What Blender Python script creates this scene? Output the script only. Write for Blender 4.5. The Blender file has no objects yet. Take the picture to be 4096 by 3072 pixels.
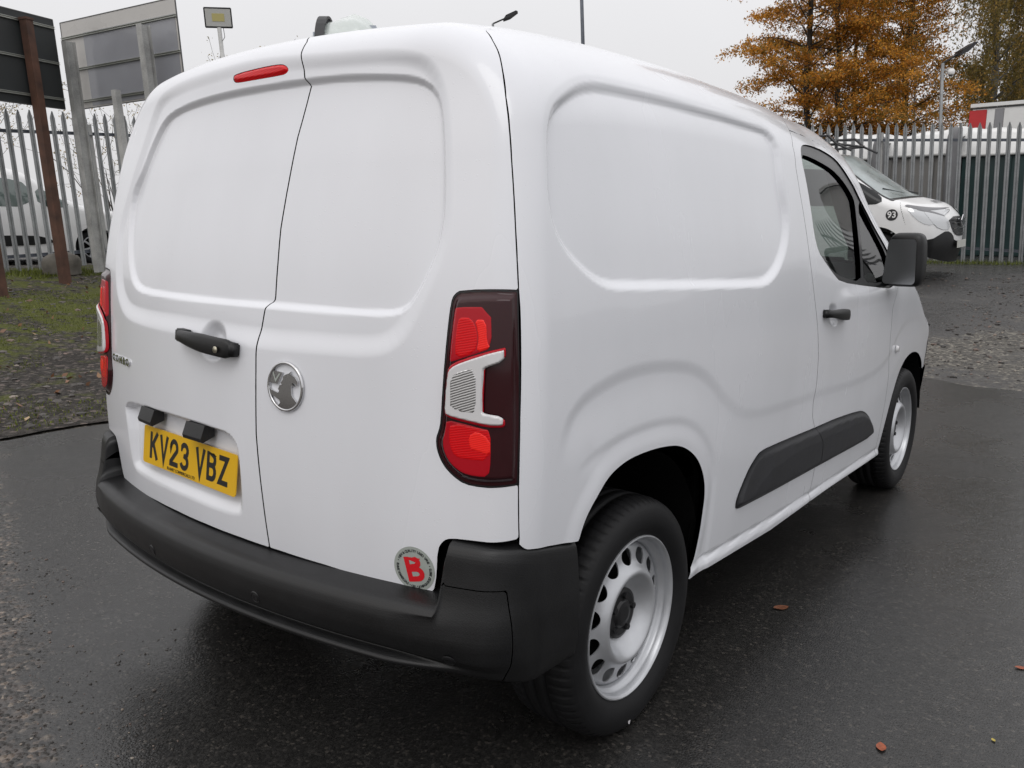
import bpy, bmesh, math, random
import numpy as np
from mathutils import Vector, Matrix

# ------------------------------------------------------------------ camera, world, sun, exposure
SC = bpy.context.scene
COL = SC.collection
cam_d = bpy.data.cameras.new('camera')
cam = bpy.data.objects.new('camera', cam_d)
COL.objects.link(cam)
YAW, PITCH, ROLL = -0.6688, 0.181, 0.0027
fwd = Vector((math.sin(YAW) * math.cos(PITCH), math.cos(YAW) * math.cos(PITCH), -math.sin(PITCH)))
rt0 = Vector((math.cos(YAW), -math.sin(YAW), 0))
up0 = rt0.cross(fwd)
rt = rt0 * math.cos(ROLL) + up0 * math.sin(ROLL)
up = up0 * math.cos(ROLL) - rt0 * math.sin(ROLL)
cam.matrix_world = Matrix(((rt.x, up.x, -fwd.x, 1.9075), (rt.y, up.y, -fwd.y, -1.0979), (rt.z, up.z, -fwd.z, 1.3393), (0, 0, 0, 1)))
cam_d.sensor_width = 36.0
cam_d.lens = 36.0 * 3298.5 / 4096
cam_d.clip_start = 0.05
cam_d.clip_end = 900
SC.camera = cam

world = bpy.data.worlds.new('World')
SC.world = world
world.use_nodes = True
wn = world.node_tree
wn.nodes.clear()
w_out = wn.nodes.new('ShaderNodeOutputWorld')
w_bg = wn.nodes.new('ShaderNodeBackground')
w_sky = wn.nodes.new('ShaderNodeTexSky')
w_sky.sky_type = 'NISHITA'
w_sky.sun_disc = False
w_sky.sun_elevation = math.radians(38)
w_sky.sun_rotation = math.radians(200)
w_sky.dust_density = 6.0
# overcast: the clear sky is veiled by a cloud layer whose brightness rises smoothly towards the zenith
w_geo = wn.nodes.new('ShaderNodeTexCoord')
w_sep = wn.nodes.new('ShaderNodeSeparateXYZ')
wn.links.new(w_geo.outputs['Generated'], w_sep.inputs[0])
w_ramp = wn.nodes.new('ShaderNodeMapRange')
w_ramp.inputs['From Min'].default_value = -0.02
w_ramp.inputs['From Max'].default_value = 1.0
w_ramp.inputs['To Min'].default_value = 6.8
w_ramp.inputs['To Max'].default_value = 13.5
wn.links.new(w_sep.outputs['Z'], w_ramp.inputs['Value'])
w_noise = wn.nodes.new('ShaderNodeTexNoise')
w_noise.inputs['Scale'].default_value = 2.2
w_noise.inputs['Detail'].default_value = 4
wn.links.new(w_geo.outputs['Generated'], w_noise.inputs['Vector'])
w_nr = wn.nodes.new('ShaderNodeMapRange')
w_nr.inputs['To Min'].default_value = 0.94
w_nr.inputs['To Max'].default_value = 1.06
wn.links.new(w_noise.outputs['Fac'], w_nr.inputs['Value'])
w_mul = wn.nodes.new('ShaderNodeMath'); w_mul.operation = 'MULTIPLY'
wn.links.new(w_ramp.outputs[0], w_mul.inputs[0]); wn.links.new(w_nr.outputs[0], w_mul.inputs[1])
w_vm = wn.nodes.new('ShaderNodeVectorMath'); w_vm.operation = 'SCALE'
w_vm.inputs[0].default_value = (1.0, 0.993, 1.008)
wn.links.new(w_mul.outputs[0], w_vm.inputs['Scale'])
w_mix = wn.nodes.new('ShaderNodeMix'); w_mix.data_type = 'RGBA'
w_mix.inputs[0].default_value = 0.93
wn.links.new(w_sky.outputs[0], w_mix.inputs[6]); wn.links.new(w_vm.outputs[0], w_mix.inputs[7])
wn.links.new(w_mix.outputs[2], w_bg.inputs[0])
w_bg.inputs[1].default_value = 0.1
wn.links.new(w_bg.outputs[0], w_out.inputs[0])

sun_d = bpy.data.lights.new('sun', 'SUN')
sun_d.energy = 0.5
sun_d.angle = math.radians(30)
sun_d.color = (1.0, 0.985, 0.965)
sun = bpy.data.objects.new('sun', sun_d)
COL.objects.link(sun)
# overcast daylight, sun behind cloud high on the right of the picture
sd = Vector((0.35, -0.62, 1.0)).normalized()
sun.rotation_euler = sd.to_track_quat('Z', 'Y').to_euler()
SC.view_settings.view_transform = 'Standard'
SC.view_settings.look = 'None'
SC.view_settings.exposure = 0.05
SC.view_settings.gamma = 1.0
SC.view_settings.use_curve_mapping = False

rnd = random.Random(7)
nrng = np.random.default_rng(11)
UPV = np.array([-0.031, -0.041, 0.999]); UPV = UPV / np.linalg.norm(UPV)      # true vertical: the yard is not level

# ------------------------------------------------------------------ materials
def nmat(name):
    m = bpy.data.materials.new(name)
    m.use_nodes = True
    nt = m.node_tree
    b = nt.nodes['Principled BSDF']
    return m, nt, b

def N(nt, typ, **kw):
    n = nt.nodes.new(typ)
    for k, v in kw.items():
        if k.startswith('i_'):
            key = k[2:].replace('_', ' ')
            n.inputs[key].default_value = v
        else:
            setattr(n, k, v)
    return n

def L(nt, a, b): nt.links.new(a, b)

def plain(name, col, rough=0.5, metal=0.0, spec=0.5, coat=0.0, bump=0.0, bscale=200, var=0.0, vscale=3.0, trans=0.0):
    m, nt, b = nmat(name)
    b.inputs['Base Color'].default_value = (*col, 1)
    b.inputs['Roughness'].default_value = rough
    b.inputs['Metallic'].default_value = metal
    b.inputs['Specular IOR Level'].default_value = spec
    b.inputs['Coat Weight'].default_value = coat
    b.inputs['Coat Roughness'].default_value = 0.08
    b.inputs['Transmission Weight'].default_value = trans
    tc = N(nt, 'ShaderNodeTexCoord')
    if bump > 0:
        n = N(nt, 'ShaderNodeTexNoise'); n.inputs['Scale'].default_value = bscale; n.inputs['Detail'].default_value = 3
        L(nt, tc.outputs['Object'], n.inputs['Vector'])
        bp = N(nt, 'ShaderNodeBump'); bp.inputs['Strength'].default_value = bump; bp.inputs['Distance'].default_value = 0.002
        L(nt, n.outputs['Fac'], bp.inputs['Height']); L(nt, bp.outputs[0], b.inputs['Normal'])
    if var > 0:
        n = N(nt, 'ShaderNodeTexNoise'); n.inputs['Scale'].default_value = vscale; n.inputs['Detail'].default_value = 6
        L(nt, tc.outputs['Object'], n.inputs['Vector'])
        mr = N(nt, 'ShaderNodeMapRange'); mr.inputs['From Min'].default_value = 0.3; mr.inputs['From Max'].default_value = 0.7
        mr.inputs['To Min'].default_value = 1 - var; mr.inputs['To Max'].default_value = 1 + var
        L(nt, n.outputs['Fac'], mr.inputs['Value'])
        vm = N(nt, 'ShaderNodeVectorMath', operation='SCALE'); vm.inputs[0].default_value = col
        L(nt, mr.outputs[0], vm.inputs['Scale']); L(nt, vm.outputs[0], b.inputs['Base Color'])
        mr2 = N(nt, 'ShaderNodeMapRange'); mr2.inputs['To Min'].default_value = max(0.03, rough - 0.12); mr2.inputs['To Max'].default_value = min(1, rough + 0.12)
        L(nt, n.outputs['Fac'], mr2.inputs['Value']); L(nt, mr2.outputs[0], b.inputs['Roughness'])
    return m

def droplets(nt, b, scale, strength, density):
    """rain beads: small rounded bumps scattered unevenly over the paint"""
    tc = N(nt, 'ShaderNodeTexCoord')
    prev = None
    for sc, dens, st in ((scale, density, strength), (scale * 0.42, density * 0.55, strength * 1.3)):
        v = N(nt, 'ShaderNodeTexVoronoi'); v.inputs['Scale'].default_value = sc; v.feature = 'F1'
        L(nt, tc.outputs['Object'], v.inputs['Vector'])
        sep = N(nt, 'ShaderNodeSeparateColor'); L(nt, v.outputs['Color'], sep.inputs[0])
        clump = N(nt, 'ShaderNodeTexNoise'); clump.inputs['Scale'].default_value = 3.5; clump.inputs['Detail'].default_value = 4
        L(nt, tc.outputs['Object'], clump.inputs['Vector'])
        lim = N(nt, 'ShaderNodeMapRange'); lim.inputs['From Min'].default_value = 0.40; lim.inputs['From Max'].default_value = 0.72
        lim.inputs['To Min'].default_value = 0.02; lim.inputs['To Max'].default_value = dens
        L(nt, clump.outputs['Fac'], lim.inputs['Value'])
        lt = N(nt, 'ShaderNodeMath', operation='LESS_THAN'); L(nt, sep.outputs[0], lt.inputs[0]); L(nt, lim.outputs[0], lt.inputs[1])
        mr = N(nt, 'ShaderNodeMapRange'); mr.interpolation_type = 'SMOOTHSTEP'
        mr.inputs['From Min'].default_value = 0.10; mr.inputs['From Max'].default_value = 0.34; mr.inputs['To Min'].default_value = 1; mr.inputs['To Max'].default_value = 0
        L(nt, v.outputs['Distance'], mr.inputs['Value'])
        mu = N(nt, 'ShaderNodeMath', operation='MULTIPLY'); L(nt, mr.outputs[0], mu.inputs[0]); L(nt, lt.outputs[0], mu.inputs[1])
        bp = N(nt, 'ShaderNodeBump'); bp.inputs['Strength'].default_value = st; bp.inputs['Distance'].default_value = 0.0022
        L(nt, mu.outputs[0], bp.inputs['Height'])
        if prev: L(nt, prev.outputs[0], bp.inputs['Normal'])
        prev = bp
    L(nt, prev.outputs[0], b.inputs['Normal']); L(nt, prev.outputs[0], b.inputs['Coat Normal'])

M = {}
def paint(name, col):
    m, nt, b = nmat(name)
    tc = N(nt, 'ShaderNodeTexCoord')
    n = N(nt, 'ShaderNodeTexNoise'); n.inputs['Scale'].default_value = 2.5; n.inputs['Detail'].default_value = 5
    mp = N(nt, 'ShaderNodeMapping'); mp.inputs['Scale'].default_value = (1, 1, 0.35)
    L(nt, tc.outputs['Object'], mp.inputs[0]); L(nt, mp.outputs[0], n.inputs['Vector'])
    mr = N(nt, 'ShaderNodeMapRange'); mr.inputs['From Min'].default_value = 0.3; mr.inputs['From Max'].default_value = 0.7
    mr.inputs['To Min'].default_value = 0.955; mr.inputs['To Max'].default_value = 1.03
    L(nt, n.outputs['Fac'], mr.inputs['Value'])
    vm = N(nt, 'ShaderNodeVectorMath', operation='SCALE'); vm.inputs[0].default_value = col
    L(nt, mr.outputs[0], vm.inputs['Scale']); L(nt, vm.outputs[0], b.inputs['Base Color'])
    rr = N(nt, 'ShaderNodeMapRange'); rr.inputs['To Min'].default_value = 0.20; rr.inputs['To Max'].default_value = 0.32
    L(nt, n.outputs['Fac'], rr.inputs['Value']); L(nt, rr.outputs[0], b.inputs['Roughness'])
    b.inputs['Coat Weight'].default_value = 0.55
    b.inputs['Coat Roughness'].default_value = 0.05
    b.inputs['Coat IOR'].default_value = 1.45
    droplets(nt, b, 340, 0.13, 0.40)
    return m
M['paint'] = paint('white_paint', (0.775, 0.785, 0.820))
M['paint_far'] = plain('white_paint_weathered', (0.78, 0.78, 0.78), 0.35, coat=0.4, var=0.06, vscale=2)
def plastic(name, col, rough):
    m, nt, b = nmat(name)
    tc = N(nt, 'ShaderNodeTexCoord')
    g = N(nt, 'ShaderNodeTexNoise'); g.inputs['Scale'].default_value = 420; g.inputs['Detail'].default_value = 2
    L(nt, tc.outputs['Object'], g.inputs['Vector'])
    bp = N(nt, 'ShaderNodeBump'); bp.inputs['Strength'].default_value = 0.35; bp.inputs['Distance'].default_value = 0.0012
    L(nt, g.outputs['Fac'], bp.inputs['Height']); L(nt, bp.outputs[0], b.inputs['Normal'])
    n = N(nt, 'ShaderNodeTexNoise'); n.inputs['Scale'].default_value = 14; n.inputs['Detail'].default_value = 7
    L(nt, tc.outputs['Object'], n.inputs['Vector'])
    cr = N(nt, 'ShaderNodeValToRGB'); cr.color_ramp.elements[0].position = 0.35; cr.color_ramp.elements[1].position = 0.75
    cr.color_ramp.elements[0].color = (*col, 1); cr.color_ramp.elements[1].color = (*[c * 1.7 for c in col], 1)
    L(nt, n.outputs['Fac'], cr.inputs[0]); L(nt, cr.outputs[0], b.inputs['Base Color']); b.inputs['Specular IOR Level'].default_value = .48
    rr = N(nt, 'ShaderNodeMapRange'); rr.inputs['To Min'].default_value = rough - 0.12; rr.inputs['To Max'].default_value = rough + 0.12
    L(nt, n.outputs['Fac'], rr.inputs['Value']); L(nt, rr.outputs[0], b.inputs['Roughness'])
    return m
M['black_plastic'] = plastic('black_grained_plastic', (0.0036, 0.0037, 0.0041), 0.44)
M['moulding'] = plastic('dark_grey_moulding_plastic', (0.016, 0.0165, 0.019), 0.48)
M['gloss_black'] = plain('gloss_black', (0.007, 0.007, 0.008), 0.30, coat=0.0)
M['tank'] = plain('grey_plastic_tank', (.15, .15, .155), .6, var=.15)
M['liner'] = plain('matt_black_liner', (0.004, 0.004, 0.004), 0.85, spec=0.15)
M['rubber'] = plain('black_rubber', (0.0060, 0.0060, 0.0068), 0.62, spec=.35, bump=0.2, bscale=300, var=0.35, vscale=9)
M['rim'] = plain('silver_steel_wheel', (0.50, 0.51, 0.53), 0.34, metal=0.55, bump=0.12, bscale=380, var=0.10, vscale=14)
M['chrome'] = plain('chrome', (0.62, 0.62, 0.63), 0.10, metal=1.0)
M['hub'] = plain('black_hub', (0.008, 0.008, 0.009), 0.35)
M['yellow'] = plain('yellow_number_plate', (0.76, 0.44, 0.008), 0.32, coat=0.3)
M['plate_black'] = plain('plate_black', (0.012, 0.012, 0.012), 0.4)
M['sticker_grey'] = plain('grey_sticker', (0.36, 0.39, 0.36), 0.4, var=0.04, vscale=30)
M['sticker_red'] = plain('red_sticker', (0.66, 0.010, 0.018), 0.35)
M['sticker_black'] = plain('sticker_black_print', (0.03, 0.035, 0.035), 0.5)
def lens(name, col, rough, stripes, ang, coat=1.0, em=0):
    m, nt, b = nmat(name)
    b.inputs['Specular IOR Level'].default_value = .5 if coat >= 1 else .22
    b.inputs['Base Color'].default_value = (*col, 1)
    b.inputs['Roughness'].default_value = rough
    b.inputs['Coat Weight'].default_value = coat
    b.inputs['Coat Roughness'].default_value = 0.05
    tc = N(nt, 'ShaderNodeTexCoord')
    mp = N(nt, 'ShaderNodeMapping'); mp.inputs['Rotation'].default_value = (0, ang, 0)
    L(nt, tc.outputs['Object'], mp.inputs[0])
    if stripes:
        w = N(nt, 'ShaderNodeTexWave'); w.inputs['Scale'].default_value = stripes; w.inputs['Distortion'].default_value = 1.2; w.bands_direction = 'Z'
        L(nt, mp.outputs[0], w.inputs['Vector'])
        bp = N(nt, 'ShaderNodeBump'); bp.inputs['Strength'].default_value = 0.25; bp.inputs['Distance'].default_value = 0.001
        L(nt, w.outputs['Fac'], bp.inputs['Height']); L(nt, bp.outputs[0], b.inputs['Normal'])
        mx = N(nt, 'ShaderNodeMix', data_type='RGBA'); mx.inputs[6].default_value = (*[c * 0.86 for c in col], 1); mx.inputs[7].default_value = (*[min(1, c * 1.1) for c in col], 1)
        L(nt, w.outputs['Fac'], mx.inputs[0]); L(nt, mx.outputs[2], b.inputs['Base Color'])
    return m
M['lens_smoked'] = lens('smoked_dark_red_lens', (0.030, 0.0040, 0.006), 0.12, 0, 0, coat=.35)
M['lens_red'] = lens('red_lens', (0.66, 0.002, 0.006), 0.20, 60, 0.2, coat=.2)
M['lens_bright'] = lens('bright_red_reflector', (1.0, 0.020, 0.015), 0.22, 70, 0.3, coat=.2)
M['lens_rim'] = lens('red_lens_edge', (0.42, 0.003, 0.012), 0.15, 0, 0, coat=.25)
M['lens_clear'] = lens('clear_lens', (0.66, 0.655, 0.66), 0.10, 0, 0)
M['lens_silver'] = lens('ribbed_silver_reflector', (0.42, 0.42, 0.42), 0.12, 90, 0.35)
M['lens_silver'].node_tree.nodes['Principled BSDF'].inputs['Metallic'].default_value = 0.7
for n_ in M['lens_silver'].node_tree.nodes:
    if n_.type == 'TEX_WAVE': n_.inputs['Distortion'].default_value = 1.2; n_.inputs['Scale'].default_value = 60
    if n_.type == 'MIX': n_.inputs[6].default_value = (.10, .10, .10, 1); n_.inputs[7].default_value = (.85, .85, .85, 1)
def glassmat(name, tint, fac):
    m, nt, b = nmat(name)
    nt.nodes.remove(b)
    out = [n for n in nt.nodes if n.type == 'OUTPUT_MATERIAL'][0]
    tr = N(nt, 'ShaderNodeBsdfTransparent'); tr.inputs[0].default_value = (*tint, 1)
    gl = N(nt, 'ShaderNodeBsdfGlossy'); gl.inputs['Roughness'].default_value = 0.02
    lw = N(nt, 'ShaderNodeLayerWeight'); lw.inputs['Blend'].default_value = .5
    pw = N(nt, 'ShaderNodeMath', operation='POWER'); pw.inputs[1].default_value = 3.0; L(nt, lw.outputs['Facing'], pw.inputs[0])
    fr = N(nt, 'ShaderNodeMapRange'); fr.inputs['To Min'].default_value = .06; fr.inputs['To Max'].default_value = fac; L(nt, pw.outputs[0], fr.inputs['Value'])
    mx = N(nt, 'ShaderNodeMixShader')
    L(nt, fr.outputs[0], mx.inputs[0]); L(nt, tr.outputs[0], mx.inputs[1]); L(nt, gl.outputs[0], mx.inputs[2])
    L(nt, mx.outputs[0], out.inputs[0])
    return m
M['glass'] = glassmat('window_glass', (0.50, 0.57, 0.54), .50)
M['interior'] = plain('dark_cab_interior', (0.030, 0.031, 0.033), 0.8, var=0.2)
M['interior_grey'] = plain('grey_cab_fabric', (0.09, 0.095, 0.10), 0.85, var=0.2)
M['mirror'] = plain('mirror_glass', (0.40, 0.41, 0.42), 0.30, metal=1.0)
M['wrap'] = plain('clear_plastic_wrap', (0.80, 0.86, 0.82), 0.22, coat=0.6, bump=1.0, bscale=40, trans=0.35)
M['lampbar'] = plain('grey_beacon_lens', (0.34, 0.37, 0.42), 0.25, coat=0.5)

def galv(name, col, rough=0.55, metal=0.35):
    m, nt, b = nmat(name)
    tc = N(nt, 'ShaderNodeTexCoord')
    v = N(nt, 'ShaderNodeTexVoronoi'); v.inputs['Scale'].default_value = 60
    n = N(nt, 'ShaderNodeTexNoise'); n.inputs['Scale'].default_value = 5; n.inputs['Detail'].default_value = 8
    oi = N(nt, 'ShaderNodeObjectInfo')
    L(nt, tc.outputs['Object'], v.inputs['Vector']); L(nt, tc.outputs['Object'], n.inputs['Vector'])
    ad = N(nt, 'ShaderNodeMath', operation='MULTIPLY_ADD'); ad.inputs[1].default_value = 0.25
    L(nt, v.outputs['Distance'], ad.inputs[0]); L(nt, n.outputs['Fac'], ad.inputs[2])
    ad2 = N(nt, 'ShaderNodeMath', operation='MULTIPLY_ADD'); ad2.inputs[1].default_value = 0.25
    L(nt, oi.outputs['Random'], ad2.inputs[0]); L(nt, ad.outputs[0], ad2.inputs[2])
    cr = N(nt, 'ShaderNodeValToRGB'); cr.color_ramp.elements[0].position = 0.35; cr.color_ramp.elements[1].position = 1.0
    cr.color_ramp.elements[0].color = (*[c * 0.62 for c in col], 1); cr.color_ramp.elements[1].color = (*[c * 1.25 for c in col], 1)
    L(nt, ad2.outputs[0], cr.inputs[0]); L(nt, cr.outputs[0], b.inputs['Base Color'])
    b.inputs['Roughness'].default_value = rough; b.inputs['Metallic'].default_value = metal
    return m
M['galv'] = galv('galvanised_steel', (0.27, 0.28, 0.285))
M['galv_dark'] = galv('weathered_galvanised_rail', (0.10, 0.11, 0.13))
M['galv_light'] = galv('pale_galvanised_post', (0.42, 0.42, 0.41), 0.6, 0.2)
M['rust'] = plain('rusty_brown_steel', (0.085, 0.040, 0.026), 0.75, var=0.45, vscale=5, bump=0.3, bscale=60)
M['board_dark'] = plain('dark_board_back', (0.022, 0.025, 0.026), 0.6, var=0.25, vscale=1.5)
M['board_grey'] = plain('pale_board_back', (0.50, 0.485, 0.465), 0.28, coat=0.3, var=0.08, vscale=1.5)
M['board_blue'] = plain('blue_grey_board_middle', (0.27, 0.275, 0.30), 0.3, coat=0.3, var=0.12, vscale=1.2)  # darker blue-grey tone for the middle of the pale board
M['board_frame'] = plain('board_edge', (0.09, 0.09, 0.09), 0.5)
M['rail_alu'] = plain('aluminium_rail', (0.38, 0.39, 0.36), 0.4, metal=0.5)
M['flood_black'] = plain('black_lamp_housing', (0.015, 0.015, 0.017), 0.5)
M['flood_glass'] = plain('white_flood_reflector', (0.50, 0.50, 0.48), 0.3, coat=0.5)
M['flood_led'] = plain('yellow_led_chip', (0.50, 0.44, 0.18), 0.4)
M['tarp_white'] = plain('white_plastic_cover', (0.74, 0.74, 0.73), 0.45, bump=0.6, bscale=12, var=0.07, vscale=2)
M['bin_grey'] = plain('grey_container_side', (0.20, 0.195, 0.185), 0.6, var=0.12, vscale=1.2)
M['bin_green'] = plain('dark_green_container_side', (0.010, 0.035, 0.035), 0.5, var=0.3, vscale=1.2)
M['lorry_red'] = plain('red_lorry_panel', (0.42, 0.012, 0.016), 0.4, var=0.08)
M['lorry_white'] = plain('white_lorry_panel', (0.62, 0.62, 0.61), 0.4, var=0.06)
M['lorry_grey'] = plain('grey_lorry_panel', (0.20, 0.20, 0.21), 0.4, var=0.06)
M['dark_glass'] = plain('dark_vehicle_glass', (0.012, 0.014, 0.015), 0.15, spec=.3)
M['car_glass'] = plain('green_tinted_vehicle_glass', (0.10, 0.13, 0.12), 0.06, coat=1.0)
M['screen_glass'] = plain('painted_sky_windscreen_glass', (0.26, 0.30, 0.30), 0.30, coat=0.5, var=.35, vscale=3)  # pale base colour stands in for sky reflected in the glass
M['headlight'] = plain('headlight_lens', (0.55, 0.56, 0.57), 0.1, metal=0.5, coat=1.0)
M['stone'] = plain('dull_stone', (0.11, 0.10, 0.085), 0.85, var=0.35, vscale=7, bump=0.6, bscale=30)

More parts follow.
